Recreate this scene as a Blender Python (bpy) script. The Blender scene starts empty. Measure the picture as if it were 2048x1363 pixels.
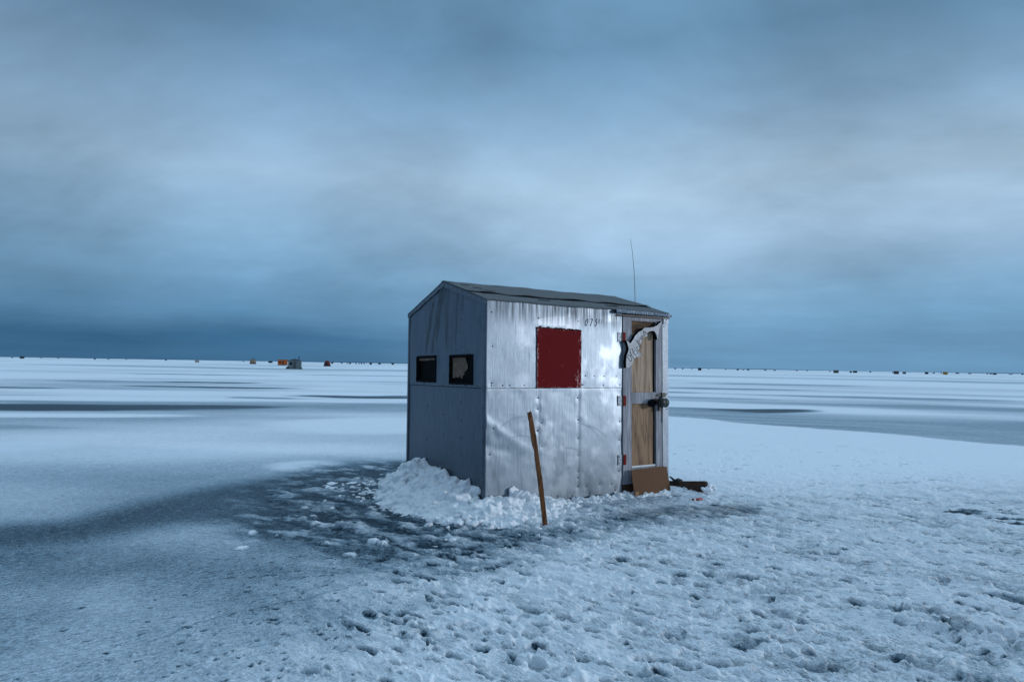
import bpy, bmesh, math, random
import numpy as np
from mathutils import Vector, Matrix, Euler
random.seed(7)
R = math.radians
SC = bpy.context.scene
COL = SC.collection

# ------------------------------------------------------------------ camera
F_PX, PITCH, ROLL, EYE = 1282.0, 0.0378, R(0.951), 1.40
cam = bpy.data.cameras.new('camera'); cam_o = bpy.data.objects.new('camera', cam); COL.objects.link(cam_o)
cam.sensor_fit = 'HORIZONTAL'; cam.sensor_width = 36.0; cam.lens = F_PX / 2048 * 36.0
cam.clip_start = 0.05; cam.clip_end = 20000
cf = Vector((0, math.cos(PITCH), math.sin(PITCH))); cu = Vector((0, -math.sin(PITCH), math.cos(PITCH))); cr = Vector((1, 0, 0))
r2 = math.cos(ROLL) * cr + math.sin(ROLL) * cu; u2 = -math.sin(ROLL) * cr + math.cos(ROLL) * cu
m = Matrix((r2, u2, -cf)).transposed().to_4x4(); m.translation = (0, 0, EYE)
cam_o.matrix_world = m
SC.camera = cam_o
SC.view_settings.view_transform = 'Standard'; SC.view_settings.look = 'None'
SC.view_settings.exposure = 0.0; SC.view_settings.gamma = 1.0; SC.view_settings.use_curve_mapping = False

# ------------------------------------------------------------------ light
SUN_AZ, SUN_EL = R(100.0), R(8.0)        # clockwise from +Y (the view direction)
sdir = Vector((math.sin(SUN_AZ) * math.cos(SUN_EL), math.cos(SUN_AZ) * math.cos(SUN_EL), math.sin(SUN_EL)))
sl = bpy.data.lights.new('sun', 'SUN'); sl.energy = 1.25; sl.angle = R(5.0); sl.color = (0.93, 0.96, 1.0)
so = bpy.data.objects.new('sun', sl); COL.objects.link(so)
so.rotation_euler = sdir.to_track_quat('Z', 'Y').to_euler(); so.location = (20, -4, 10)

# ------------------------------------------------------------------ node helpers
class NT:
    def __init__(s, tree): s.t = tree; s.n = tree.nodes; s.l = tree.links
    def new(s, typ, **kw):
        n = s.n.new(typ)
        for k, v in kw.items(): setattr(n, k, v)
        return n
    def put(s, sock, v):
        if v is None: return
        if isinstance(v, bpy.types.NodeSocket): s.l.new(v, sock)
        else: sock.default_value = v
    def math(s, op, a, b=None, c=None, clamp=False):
        n = s.new('ShaderNodeMath', operation=op); n.use_clamp = clamp
        for i, v in enumerate((a, b, c)): s.put(n.inputs[i], v)
        return n.outputs[0]
    def vmath(s, op, a, b=None, out=0):
        n = s.new('ShaderNodeVectorMath', operation=op); s.put(n.inputs[0], a); s.put(n.inputs[1], b)
        return n.outputs[out]
    def mix(s, f, a, b, blend='MIX'):
        n = s.new('ShaderNodeMix', data_type='RGBA', blend_type=blend)
        s.put(n.inputs[0], f); s.put(n.inputs[6], a); s.put(n.inputs[7], b)
        return n.outputs[2]
    def ramp(s, f, stops, interp='LINEAR'):
        n = s.new('ShaderNodeValToRGB'); cr = n.color_ramp; cr.interpolation = interp
        while len(cr.elements) < len(stops): cr.elements.new(0.5)
        for e, (p, c) in zip(cr.elements, stops):
            e.position = p; e.color = (*c, 1) if len(c) == 3 else c
        s.put(n.inputs[0], f); return n.outputs[0]
    def noise(s, vec, scale, detail=3, rough=0.5, dist=0.0, out=0):
        n = s.new('ShaderNodeTexNoise'); s.put(n.inputs['Vector'], vec)
        n.inputs['Scale'].default_value = scale; n.inputs['Detail'].default_value = detail
        n.inputs['Roughness'].default_value = rough; n.inputs['Distortion'].default_value = dist
        return n.outputs[out]
    def mapping(s, vec, scale=(1, 1, 1), rot=(0, 0, 0), loc=(0, 0, 0)):
        n = s.new('ShaderNodeMapping'); s.put(n.inputs[0], vec)
        n.inputs['Scale'].default_value = scale; n.inputs['Rotation'].default_value = rot; n.inputs['Location'].default_value = loc
        return n.outputs[0]
    def mrange(s, v, a, b, c=0.0, d=1.0, smooth=False):
        n = s.new('ShaderNodeMapRange'); n.interpolation_type = 'SMOOTHSTEP' if smooth else 'LINEAR'
        s.put(n.inputs[0], v); n.inputs[1].default_value = a; n.inputs[2].default_value = b
        n.inputs[3].default_value = c; n.inputs[4].default_value = d
        return n.outputs[0]
    def attr(s, name):
        n = s.new('ShaderNodeAttribute'); n.attribute_name = name; return n.outputs['Fac']
    def bump(s, h, strength=0.5, dist=0.01, normal=None):
        n = s.new('ShaderNodeBump'); s.put(n.inputs['Height'], h)
        n.inputs['Strength'].default_value = strength; n.inputs['Distance'].default_value = dist
        if normal is not None: s.put(n.inputs['Normal'], normal)
        return n.outputs[0]

def srgb(r, g, b):
    f = lambda c: (c / 255 / 12.92) if c / 255 <= 0.04045 else ((c / 255 + 0.055) / 1.055) ** 2.4
    return (f(r), f(g), f(b))

# ------------------------------------------------------------------ world: dusk overcast over a dim Nishita sky
w = bpy.data.worlds.new('World'); SC.world = w; w.use_nodes = True
t = NT(w.node_tree); t.n.clear()
tc = t.new('ShaderNodeTexCoord'); D = tc.outputs['Generated']
sep = t.new('ShaderNodeSeparateXYZ'); t.l.new(D, sep.inputs[0])
X, Y, Z = sep.outputs
sky = t.new('ShaderNodeTexSky'); sky.sky_type = 'NISHITA'; sky.sun_disc = False
sky.sun_elevation = SUN_EL; sky.sun_rotation = SUN_AZ; sky.air_density = 2.0; sky.ozone_density = 3.0; sky.dust_density = 1.0
# cloud plane coordinates
zz = t.math('ADD', t.math('MAXIMUM', Z, 0.0), 0.30)
comb = t.new('ShaderNodeCombineXYZ')
t.l.new(t.math('DIVIDE', X, zz), comb.inputs[0]); t.l.new(t.math('DIVIDE', Y, zz), comb.inputs[1])
P = comb.outputs[0]
warp = t.noise(P, 0.35, 3, 0.5, out=1)
Pw = t.vmath('ADD', P, t.vmath('MULTIPLY', warp, (1.6, 1.6, 0)))
n1 = t.noise(t.mapping(Pw, (0.55, 0.8, 1), loc=(3.1, 0.7, 0)), 1.0, 5, 0.5)
n2 = t.noise(t.mapping(Pw, (1.1, 2.2, 1), rot=(0, 0, 0.35), loc=(7, 2, 0)), 1.0, 5, 0.55)
n3 = t.noise(t.mapping(D, (2.6, 2.6, 6.0), rot=(0, 0.25, 0), loc=(1.3, 0, 0.4)), 1.0, 5, 0.52)
nn = t.math('ADD', t.math('MULTIPLY', n1, 0.40), t.math('ADD', t.math('MULTIPLY', n2, 0.15), t.math('MULTIPLY', n3, 0.45)))
def blob(vec, rad, amp):
    d = t.vmath('DOT_PRODUCT', D, tuple(Vector(vec).normalized()), out=1)
    return t.math('MULTIPLY', t.mrange(d, math.cos(R(rad)), 1.0, 0.0, 1.0, True), amp)
def dirpx(u, v):
    return (cf + r2 * ((u - 1024) / F_PX) - u2 * ((v - 681.5) / F_PX)).normalized()
# elevation curve (sin of the elevation), one for each side of the sky
elev = t.math('MULTIPLY', t.math('ADD', Z, 0.0), 1.0)
CL = [(0.0, srgb(66, 112, 152)), (0.03, srgb(60, 108, 150)), (0.07, srgb(92, 138, 178)), (0.125, srgb(112, 153, 190)), (0.19, srgb(130, 167, 202)),
      (0.27, srgb(148, 178, 209)), (0.36, srgb(132, 166, 201)), (0.45, srgb(102, 139, 175)), (0.55, srgb(102, 138, 173)), (0.75, srgb(165, 195, 222)), (1.0, srgb(205, 225, 245))]
CR = [(0.0, srgb(104, 148, 187)), (0.03, srgb(104, 148, 187)), (0.07, srgb(112, 156, 194)), (0.125, srgb(132, 169, 204)), (0.19, srgb(150, 179, 210)),
      (0.27, srgb(162, 189, 217)), (0.36, srgb(134, 168, 202)), (0.45, srgb(104, 142, 177)), (0.55, srgb(104, 142, 176)), (0.75, srgb(165, 195, 222)), (1.0, srgb(205, 225, 245))]
zc = t.math('ADD', elev, t.math('MULTIPLY', t.math('SUBTRACT', n3, 0.5), 0.10), clamp=True)
side = t.mrange(t.math('ADD', X, t.math('MULTIPLY', t.math('SUBTRACT', n1, 0.5), 0.3)), -0.42, 0.22, 0, 1, True)
base = t.mix(side, t.ramp(zc, CL), t.ramp(zc, CR))
# light and dark clouds
nd = t.noise(t.mapping(Pw, (2.2, 3.4, 1), rot=(0, 0, 0.5), loc=(1, 9, 0)), 1.0, 6, 0.6)
nz = t.math('ADD', t.math('MULTIPLY', t.math('SUBTRACT', nn, 0.5), 1.7), t.math('MULTIPLY', t.math('SUBTRACT', nd, 0.5), 0.6))
k = t.math('ADD', t.math('MULTIPLY', nz, t.mrange(Z, 0.0, 0.16, 0.25, 1.0)), 1.02)
for vec, rad, amp in ((dirpx(1250, 270), 17, 0.20), (dirpx(1500, 330), 15, 0.08), (dirpx(420, 440), 12, 0.14), (dirpx(700, 330), 18, 0.06),
                      (dirpx(2040, 380), 12, 0.14), (dirpx(900, 40), 20, -0.10), (dirpx(1900, 60), 22, -0.12), (dirpx(60, 650), 14, -0.10),
                      (dirpx(1750, 640), 16, 0.12), (dirpx(60, 60), 20, -0.14)):
    k = t.math('ADD', k, blob(vec, rad, amp))
bk = t.noise(t.mapping(D, (2.2, 2.2, 34.0), rot=(0, 0.03, 0)), 1.0, 5, 0.55)
k = t.math('ADD', k, t.math('MULTIPLY', t.math('SUBTRACT', bk, 0.5), t.mrange(Z, 0.02, 0.24, 0.55, 0.0)))
kc = t.new('ShaderNodeCombineColor')
for i in range(3): t.l.new(k, kc.inputs[i])
cloud = t.mix(1.0, t.mix(1.0, base, (0.96, 0.98, 0.945, 1), 'MULTIPLY'), kc.outputs[0], 'MULTIPLY')
# unseen sky: dimmed behind the camera, boosted overhead to light the snow
cloud = t.mix(t.mrange(Y, 0.15, -0.6, 0, 0.8, True), cloud, (0.13, 0.215, 0.34, 1))
zd = t.vmath('DOT_PRODUCT', D, (0.10, 0.40, 0.91), out=1)
cloud = t.mix(t.math('MULTIPLY', t.mrange(zd, 0.70, 0.97, 0, 1.0, True), t.mrange(Z, 0.53, 0.68, 0, 1, True)), cloud, (0.91, 1.33, 1.76, 1))
ex = t.mix(1.0, sky.outputs[0], (0.05, 0.05, 0.05, 1), 'MULTIPLY')
tot = t.mix(0.97, ex, cloud)
bg = t.new('ShaderNodeBackground'); t.l.new(tot, bg.inputs[0]); bg.inputs[1].default_value = 1.0
wo = t.new('ShaderNodeOutputWorld'); t.l.new(bg.outputs[0], wo.inputs[0])

# ------------------------------------------------------------------ numpy noise
_rng = np.random.RandomState(3)
_perm = _rng.permutation(4096)
_grad = _rng.normal(size=(4096, 3)); _grad /= np.linalg.norm(_grad, axis=1)[:, None]
def perlin(x, y, z=None):
    x = np.asarray(x, dtype=np.float64); y = np.asarray(y, dtype=np.float64)
    z = np.full(x.shape, 0.37) if z is None else np.asarray(z, dtype=np.float64)
    xi, yi, zi = np.floor(x).astype(np.int64), np.floor(y).astype(np.int64), np.floor(z).astype(np.int64)
    xf, yf, zf = x - xi, y - yi, z - zi
    fd = lambda q: q * q * q * (q * (q * 6 - 15) + 10)
    u, v, w_ = fd(xf), fd(yf), fd(zf)
    out = 0
    for dz in (0, 1):
        for dy in (0, 1):
            for dx in (0, 1):
                h = _perm[(_perm[(_perm[(xi + dx) & 4095] + yi + dy) & 4095] + zi + dz) & 4095]
                g = _grad[h]
                d = g[..., 0] * (xf - dx) + g[..., 1] * (yf - dy) + g[..., 2] * (zf - dz)
                out = out + d * (u if dx else 1 - u) * (v if dy else 1 - v) * (w_ if dz else 1 - w_)
    return out * 1.6
def fbm(x, y, z=None, o=4, g=0.5):
    a, s, f = 1.0, 0, 1.0
    for i in range(o):
        s = s + a * perlin(x * f + 17.3 * i, y * f - 9.1 * i, None if z is None else z * f + 3.7 * i)
        a *= g; f *= 2.03
    return s
def sst(a, b, x):
    q = np.clip((x - a) / (b - a), 0, 1); return q * q * (3 - 2 * q)

# ------------------------------------------------------------------ mesh helpers
def mesh_np(name, verts, faces, smooth=True):
    me = bpy.data.meshes.new(name)
    v = np.asarray(verts, dtype=np.float32); f = np.asarray(faces, dtype=np.int32)
    me.vertices.add(len(v)); me.vertices.foreach_set('co', v.ravel())
    k = f.shape[1]
    me.loops.add(f.size); me.loops.foreach_set('vertex_index', f.ravel())
    me.polygons.add(len(f)); me.polygons.foreach_set('loop_start', np.arange(0, f.size, k, dtype=np.int32))
    try: me.polygons.foreach_set('loop_total', np.full(len(f), k, dtype=np.int32))
    except Exception: pass
    me.update(calc_edges=True)
    if smooth: me.polygons.foreach_set('use_smooth', np.ones(len(f), dtype=bool))
    me.update()
    return me
def set_attr(me, name, arr):
    a = me.attributes.new(name, 'FLOAT', 'POINT'); a.data.foreach_set('value', np.asarray(arr, dtype=np.float32))
def link(name, me, mat=None, parent=None):
    o = bpy.data.objects.new(name, me); COL.objects.link(o)
    if mat is not None and me is not None: me.materials.clear(); me.materials.append(mat)
    if parent is not None: o.parent = parent
    return o
def tag(o, label, cat, group=None, kind=None):
    if label: o['label'] = label
    if cat: o['category'] = cat
    if group: o['group'] = group
    if kind: o['kind'] = kind
    return o
class MB:
    def __init__(s): s.v = []; s.f = []
    def add(s, vs, fs):
        b = len(s.v); s.v += [tuple(q) for q in vs]; s.f += [tuple(i + b for i in f) for f in fs]; return s
    def box(s, x0, x1, y0, y1, z0, z1, M=None):
        vs = [Vector((x, y, z)) for x in (x0, x1) for y in (y0, y1) for z in (z0, z1)]
        if M is not None: vs = [M @ q for q in vs]
        return s.add(vs, [(0, 1, 3, 2), (4, 6, 7, 5), (0, 4, 5, 1), (2, 3, 7, 6), (0, 2, 6, 4), (1, 5, 7, 3)])
    def tube(s, pts, rad, n=8, cap=True):
        pts = [Vector(p) for p in pts]; rad = rad if hasattr(rad, '__len__') else [rad] * len(pts)
        rings = []; vs = []; fs = []
        for i, p in enumerate(pts):
            d = (pts[min(i + 1, len(pts) - 1)] - pts[max(i - 1, 0)]).normalized()
            a = d.orthogonal().normalized() if abs(d.z) < 0.9 else d.cross(Vector((0, 1, 0))).normalized()
            b = d.cross(a).normalized()
            for k in range(n):
                an = 2 * math.pi * k / n; vs.append(p + (a * math.cos(an) + b * math.sin(an)) * rad[i])
        for i in range(len(pts) - 1):
            for k in range(n):
                fs.append((i * n + k, i * n + (k + 1) % n, (i + 1) * n + (k + 1) % n, (i + 1) * n + k))
        if cap: fs.append(tuple(range(n - 1, -1, -1))); fs.append(tuple((len(pts) - 1) * n + k for k in range(n)))
        return s.add(vs, fs)
    def lathe(s, c, axis, prof, n=20):
        axis = Vector(axis).normalized(); a = axis.orthogonal().normalized(); b = axis.cross(a); c = Vector(c)
        vs = []; fs = []
        for h, r in prof:
            for k in range(n):
                an = 2 * math.pi * k / n; vs.append(c + axis * h + (a * math.cos(an) + b * math.sin(an)) * r)
        for i in range(len(prof) - 1):
            for k in range(n): fs.append((i * n + k, i * n + (k + 1) % n, (i + 1) * n + (k + 1) % n, (i + 1) * n + k))
        fs.append(tuple(range(n - 1, -1, -1))); fs.append(tuple((len(prof) - 1) * n + k for k in range(n)))
        return s.add(vs, fs)
    def prism(s, outline, fn):
        """outline: list of 2-D points, fn(pt, side) -> 3-D point"""
        n = len(outline)
        vs = [fn(p, 0) for p in outline] + [fn(p, 1) for p in outline]
        fs = [tuple(range(n)), tuple(range(2 * n - 1, n - 1, -1))] + [(i, i + n, (i + 1) % n + n, (i + 1) % n) for i in range(n)]
        return s.add(vs, fs)
    def build(s, name, mat, parent=None, bevel=0.0, smooth=False, tri=False):
        me = bpy.data.meshes.new(name); me.from_pydata(s.v, [], s.f)
        bm = bmesh.new(); bm.from_mesh(me)
        bmesh.ops.recalc_face_normals(bm, faces=bm.faces)
        if tri: bmesh.ops.triangulate(bm, faces=[f for f in bm.faces if len(f.verts) > 4])
        if bevel > 0:
            bmesh.ops.bevel(bm, geom=[e for e in bm.edges], offset=bevel, segments=2, affect='EDGES', clamp_overlap=True)
        bm.to_mesh(me); bm.free()
        if smooth:
            for p in me.polygons: p.use_smooth = True
        return link(name, me, mat, parent)
def empty(name, loc=(0, 0, 0), rz=0.0):
    o = bpy.data.objects.new(name, None); COL.objects.link(o); o.location = loc; o.rotation_euler = (0, 0, rz)
    o.empty_display_size = 0.2; return o

# ------------------------------------------------------------------ materials
def mat(name):
    m_ = bpy.data.materials.new(name); m_.use_nodes = True; t_ = NT(m_.node_tree); t_.n.clear()
    b = t_.new('ShaderNodeBsdfPrincipled'); o_ = t_.new('ShaderNodeOutputMaterial'); t_.l.new(b.outputs[0], o_.inputs[0])
    return m_, t_, b
def simple(name, col, rough=0.7, metal=0.0, var=0.25, scale=12.0, bump=0.2, bd=0.004, spec=0.5, stretch=(1, 1, 1)):
    m_, t_, b = mat(name)
    tc_ = t_.new('ShaderNodeTexCoord'); v = t_.mapping(tc_.outputs['Object'], stretch)
    n = t_.noise(v, scale, 5, 0.6); n_b = t_.noise(v, scale * 6, 3, 0.6)
    f = t_.math('ADD', t_.math('MULTIPLY', n, 0.6), t_.math('MULTIPLY', n_b, 0.4))
    c0 = tuple(c * (1 - var) for c in col); c1 = tuple(min(1, c * (1 + var)) for c in col)
    t_.put(b.inputs['Base Color'], t_.ramp(f, [(0.3, c0), (0.7, c1)]))
    b.inputs['Roughness'].default_value = rough; b.inputs['Metallic'].default_value = metal
    b.inputs['Specular IOR Level'].default_value = spec
    t_.put(b.inputs['Normal'], t_.bump(f, bump, bd))
    return m_
# snow and ice of the ground, driven by the modelled snow cover
def ground_mat():
    m_, t_, b = mat('snow_and_ice')
    tc_ = t_.new('ShaderNodeTexCoord'); v = tc_.outputs['Object']
    s = t_.attr('snow'); lump = t_.attr('crust'); dirt = t_.attr('dirt')
    g1 = t_.noise(v, 95.0, 3, 0.65); vr = t_.mapping(v, rot=(0, 0, 0.82)); vl = t_.mapping(v, rot=(0, 0, -0.65)); sx = t_.new('ShaderNodeSeparateXYZ'); t_.l.new(v, sx.inputs[0])
    lr = t_.mrange(sx.outputs[0], -1.6, -0.3, 0, 1, True)
    mixf = lambda a_, b_: t_.math('ADD', t_.math('MULTIPLY', a_, t_.math('SUBTRACT', 1.0, lr)), t_.math('MULTIPLY', b_, lr))
    g2 = mixf(t_.noise(t_.mapping(vl, (1, 2.4, 1)), 18.0, 5, 0.65), t_.noise(t_.mapping(vr, (1, 3.0, 1)), 14.0, 5, 0.65))
    g4 = mixf(t_.noise(t_.mapping(vl, (1, 2.4, 1)), 55.0, 2, 0.5), t_.noise(t_.mapping(vr, (1, 3.2, 1)), 42.0, 2, 0.5))
    g3 = t_.noise(v, 5.0, 3, 0.6)
    a = t_.math('ADD', t_.math('MULTIPLY', t_.math('SUBTRACT', g1, 0.5), 1.5), t_.math('MULTIPLY', t_.math('SUBTRACT', g2, 0.5), 1.5))
    a = t_.math('ADD', a, t_.math('ADD', t_.math('MULTIPLY', t_.math('SUBTRACT', g3, 0.5), 0.25), t_.math('MULTIPLY', t_.math('SUBTRACT', g4, 0.5), 1.1)))
    # frost speckle only where the cover is thin
    thin = t_.math('MULTIPLY', t_.math('SUBTRACT', 1.0, s, clamp=True), 1.0)
    f = t_.math('ADD', s, t_.math('MULTIPLY', a, t_.math('MAXIMUM', t_.mrange(thin, 0.0, 0.35, 0.2, 0.5), t_.math('MULTIPLY', lump, 0.5))), clamp=True)
    f = t_.mrange(f, 0.12, 0.88, 0, 1)
    snow_c = t_.mix(g3, (0.72, 0.80, 0.86, 1), (0.84, 0.88, 0.92, 1))
    ice_c = t_.mix(g2, (0.008, 0.022, 0.036, 1), (0.022, 0.055, 0.085, 1))
    snow_c = t_.mix(t_.mrange(s, 0.25, 0.8), t_.mix(1.0, snow_c, (0.68, 0.89, 1.0, 1), 'MULTIPLY'), snow_c)
    snow_c = t_.mix(dirt, snow_c, (0.20, 0.16, 0.13, 1))
    t_.put(b.inputs['Base Color'], t_.mix(f, ice_c, snow_c))
    t_.put(b.inputs['Roughness'], t_.mrange(f, 0.0, 0.6, 0.45, 0.8))
    t_.put(b.inputs['Specular IOR Level'], t_.mrange(f, 0.0, 0.8, 0.10, 0.15))
    h = t_.math('ADD', t_.math('MULTIPLY', g1, 0.5), t_.math('MULTIPLY', g2, 1.0))
    h = t_.math('ADD', t_.math('ADD', h, t_.math('MULTIPLY', f, 0.6)), t_.math('MULTIPLY', g4, 0.9))
    bp = t_.new('ShaderNodeBump'); t_.put(bp.inputs['Height'], h); bp.inputs['Distance'].default_value = 0.013
    t_.put(bp.inputs['Strength'], t_.mrange(lump, 0, 1, 0.45, 1.0))
    t_.put(b.inputs['Normal'], bp.outputs[0])
    return m_
def pile_mat():
    m_, t_, b = mat('shovelled_snow')
    tc_ = t_.new('ShaderNodeTexCoord'); v = tc_.outputs['Object']
    g = t_.noise(v, 60.0, 4, 0.65); g2 = t_.noise(v, 9, 3, 0.5)
    t_.put(b.inputs['Base Color'], t_.mix(g2, (0.77, 0.81, 0.84, 1), (0.88, 0.90, 0.92, 1)))
    b.inputs['Roughness'].default_value = 0.7; b.inputs['Specular IOR Level'].default_value = 0.3
    b.inputs['Subsurface Weight'].default_value = 0.12; b.inputs['Subsurface Radius'].default_value = (0.01, 0.016, 0.02)
    b.inputs['Subsurface Scale'].default_value = 1.0
    t_.put(b.inputs['Normal'], t_.bump(g, 0.6, 0.006))
    return m_
def sheet_mat(name, lo, hi, rlo, rhi):
    """weathered aluminium sheet: brushed vertical grain, oxide blotches, drip stains and painted light falloff from the attribute"""
    m_, t_, b = mat(name)
    tc_ = t_.new('ShaderNodeTexCoord'); v = tc_.outputs['Object']
    gr = t_.noise(t_.mapping(v, (210, 210, 7)), 1.0, 5, 0.7)
    gr2 = t_.noise(t_.mapping(v, (48, 48, 2.2)), 1.0, 5, 0.62)
    blot = t_.noise(t_.mapping(v, (3.2, 3.2, 2.2)), 1.0, 6, 0.6, 0.8)
    fine = t_.noise(v, 170.0, 3, 0.6)
    st = t_.attr('stain_shade'); sc = t_.attr('scuff')
    f = t_.math('ADD', t_.math('MULTIPLY', gr, 0.44), t_.math('ADD', t_.math('MULTIPLY', gr2, 0.28), t_.math('MULTIPLY', blot, 0.28)))
    c = t_.mix(t_.mrange(f, 0.36, 0.64), (*lo, 1), (*hi, 1))
    c = t_.mix(t_.math('MULTIPLY', sc, t_.mrange(gr2, 0.3, 0.6, 0.25, 0.7)), c, (0.70, 0.74, 0.80, 1))
    stm = t_.math('MULTIPLY', st, t_.mrange(t_.math('ADD', gr2, t_.math('MULTIPLY', gr, 0.5)), 0.55, 0.95, 0.35, 1.25), clamp=True)
    c = t_.mix(stm, c, (0.055, 0.065, 0.08, 1))
    t_.put(b.inputs['Base Color'], c)
    t_.put(b.inputs['Metallic'], t_.mrange(stm, 0, 1, 0.88, 0.3))
    r = t_.mrange(t_.math('ADD', t_.math('MULTIPLY', blot, 0.6), t_.math('MULTIPLY', gr2, 0.4)), 0.35, 0.65, rlo, rhi)
    t_.put(b.inputs['Roughness'], t_.math('ADD', r, t_.math('MULTIPLY', stm, 0.2)))
    h = t_.math('ADD', t_.math('MULTIPLY', gr, 1.0), t_.math('ADD', t_.math('MULTIPLY', gr2, 1.2), t_.math('MULTIPLY', fine, 0.5)))
    n1_ = t_.bump(h, 0.35, 0.0012)
    big = t_.noise(t_.mapping(v, (7, 7, 5)), 1.0, 4, 0.55)
    t_.put(b.inputs['Normal'], t_.bump(big, 0.4, 0.004, n1_))
    return m_
def wood_mat(name, c_dark, c_light, grain=(14, 14, 1.3), rough=0.75, rings=6.0, bump=0.3):
    m_, t_, b = mat(name)
    tc_ = t_.new('ShaderNodeTexCoord'); v = tc_.outputs['Object']
    vm = t_.mapping(v, grain)
    n = t_.noise(vm, 1.0, 3, 0.5, 0.6)
    wv = t_.math('FRACT', t_.math('MULTIPLY', n, rings))
    band = t_.math('PINGPONG', wv, 0.5)
    fine = t_.noise(t_.mapping(v, tuple(g * 9 for g in grain)), 1.0, 3, 0.6)
    big = t_.noise(v, 4.0, 3, 0.6)
    f = t_.math('ADD', t_.math('MULTIPLY', band, 0.9), t_.math('MULTIPLY', fine, 0.5))
    f = t_.math('ADD', f, t_.math('MULTIPLY', big, 0.3))
    t_.put(b.inputs['Base Color'], t_.ramp(f, [(0.25, c_dark), (0.8, c_light)]))
    b.inputs['Roughness'].default_value = rough; b.inputs['Specular IOR Level'].default_value = 0.3
    t_.put(b.inputs['Normal'], t_.bump(f, bump, 0.002))
    return m_

M = {}
M['ground'] = ground_mat(); M['pile'] = pile_mat()
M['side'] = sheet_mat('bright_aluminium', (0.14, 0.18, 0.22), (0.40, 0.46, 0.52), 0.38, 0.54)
M['gable'] = sheet_mat('shaded_aluminium', (0.055, 0.075, 0.10), (0.19, 0.225, 0.275), 0.38, 0.54)  # same metal as the side, gable's shade put into a darker colour
M['galv'] = simple('galvanised_strip', (0.24, 0.275, 0.32), 0.5, 0.6, 0.35, 60, 0.4, 0.002)
M['darktrim'] = simple('dull_strip', (0.14, 0.16, 0.19), 0.5, 0.7, 0.3, 40, 0.3, 0.002)
M['felt'] = simple('roof_felt', (0.10, 0.112, 0.12), 0.9, 0, 0.28, 30, 0.7, 0.004, 0.25)
M['tar'] = simple('tar', (0.006, 0.007, 0.009), 0.8, 0, 0.2, 30, 0.5, 0.004, 0.08)
M['black'] = simple('black_metal', (0.012, 0.013, 0.013), 0.45, 0.2, 0.4, 40, 0.4, 0.002)
M['screw'] = simple('screw_head', (0.03, 0.032, 0.036), 0.5, 0.5, 0.3, 200, 0.2, 0.001)
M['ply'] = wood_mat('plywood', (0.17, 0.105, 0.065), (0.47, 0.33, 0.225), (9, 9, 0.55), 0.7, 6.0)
M['plylow'] = wood_mat('shaded_plywood', (0.07, 0.034, 0.015), (0.32, 0.185, 0.10), (8, 8, 0.7), 0.6, 6.0)  # lower door panel: its shade put into a darker plywood colour
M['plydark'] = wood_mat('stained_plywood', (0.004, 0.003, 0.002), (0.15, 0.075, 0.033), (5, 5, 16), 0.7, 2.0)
M['stile'] = wood_mat('weathered_painted_wood', (0.11, 0.115, 0.135), (0.43, 0.43, 0.47), (30, 30, 1.6), 0.6, 2.0)
M['runner'] = wood_mat('dark_wet_timber', (0.018, 0.010, 0.008), (0.09, 0.045, 0.025), (2, 20, 20), 0.6, 3.0)
M['stake'] = wood_mat('rusty_brown_timber', (0.035, 0.012, 0.005), (0.26, 0.10, 0.035), (40, 40, 3.5), 0.6, 3.0, 0.6)
M['sign'] = wood_mat('pale_sawn_board', (0.40, 0.38, 0.37), (0.72, 0.69, 0.69), (20, 20, 9), 0.7, 2.0)
M['ink'] = simple('marker_ink', (0.035, 0.03, 0.035), 0.7, 0, 0.3, 80, 0.1, 0.001)
M['inkp'] = simple('painted_figure', (0.05, 0.06, 0.09), 0.7, 0, 0.5, 120, 0.1, 0.001)
M['inkf'] = simple('faded_figure', (0.11, 0.13, 0.17), 0.7, 0, 0.3, 120, 0.1, 0.001)
M['redhinge'] = simple('red_painted_hinge', (0.17, 0.010, 0.008), 0.6, 0, 0.5, 90, 0.3, 0.001, 0.1)
M['card'] = simple('brown_cardboard', (0.155, 0.082, 0.046), 0.9, 0, 0.10, 8, 0.2, 0.002, 0.2, (10, 10, 0.3))
M['glass'] = simple('dark_glass', (0.003, 0.003, 0.003), 0.6, 0, 0.2, 10, 0.05, 0.001, 0.03)
M['inside'] = simple('dark_interior', (0.012, 0.010, 0.009), 0.9, spec=0.05)
M['curtain'] = simple('faded_curtain', (0.21, 0.135, 0.095), 0.9, 0, 0.6, 22, 0.3, 0.004)
def red_mat():
    m_, t_, b = mat('red_paint')
    tc_ = t_.new('ShaderNodeTexCoord'); v = tc_.outputs['Object']
    n = t_.noise(v, 9, 4, 0.6); sc1 = t_.noise(t_.mapping(v, (38, 38, 12), rot=(0, 0.5, 0)), 1.0, 6, 0.72, 1.0)
    edge = t_.attr('stain_shade')
    c = t_.mix(n, (0.115, 0.003, 0.005, 1), (0.165, 0.005, 0.008, 1))
    k_ = t_.mrange(t_.math('ADD', sc1, t_.math('MULTIPLY', edge, 0.17)), 0.675, 0.75, 0, 0.8)
    t_.put(b.inputs['Base Color'], t_.mix(k_, c, (0.62, 0.33, 0.33, 1)))
    b.inputs['Roughness'].default_value = 0.6; b.inputs['Specular IOR Level'].default_value = 0.06
    t_.put(b.inputs['Normal'], t_.bump(n, 0.3, 0.004))
    return m_
M['red'] = red_mat()

# ------------------------------------------------------------------ where the shed stands
SX, SY, YAW, LX, LY = -0.2363, 6.1978, 0.5509, -0.0149, -0.0004
L, G, HE, HR, HS = 2.421, 1.935, 2.030, 2.307, 1.175
ca, sa = math.cos(YAW), math.sin(YAW)
def to_local(x, y): return (x - SX) * ca + (y - SY) * sa, -(x - SX) * sa + (y - SY) * ca
def to_world(x, y): return SX + x * ca - y * sa, SY + x * sa + y * ca

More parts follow.
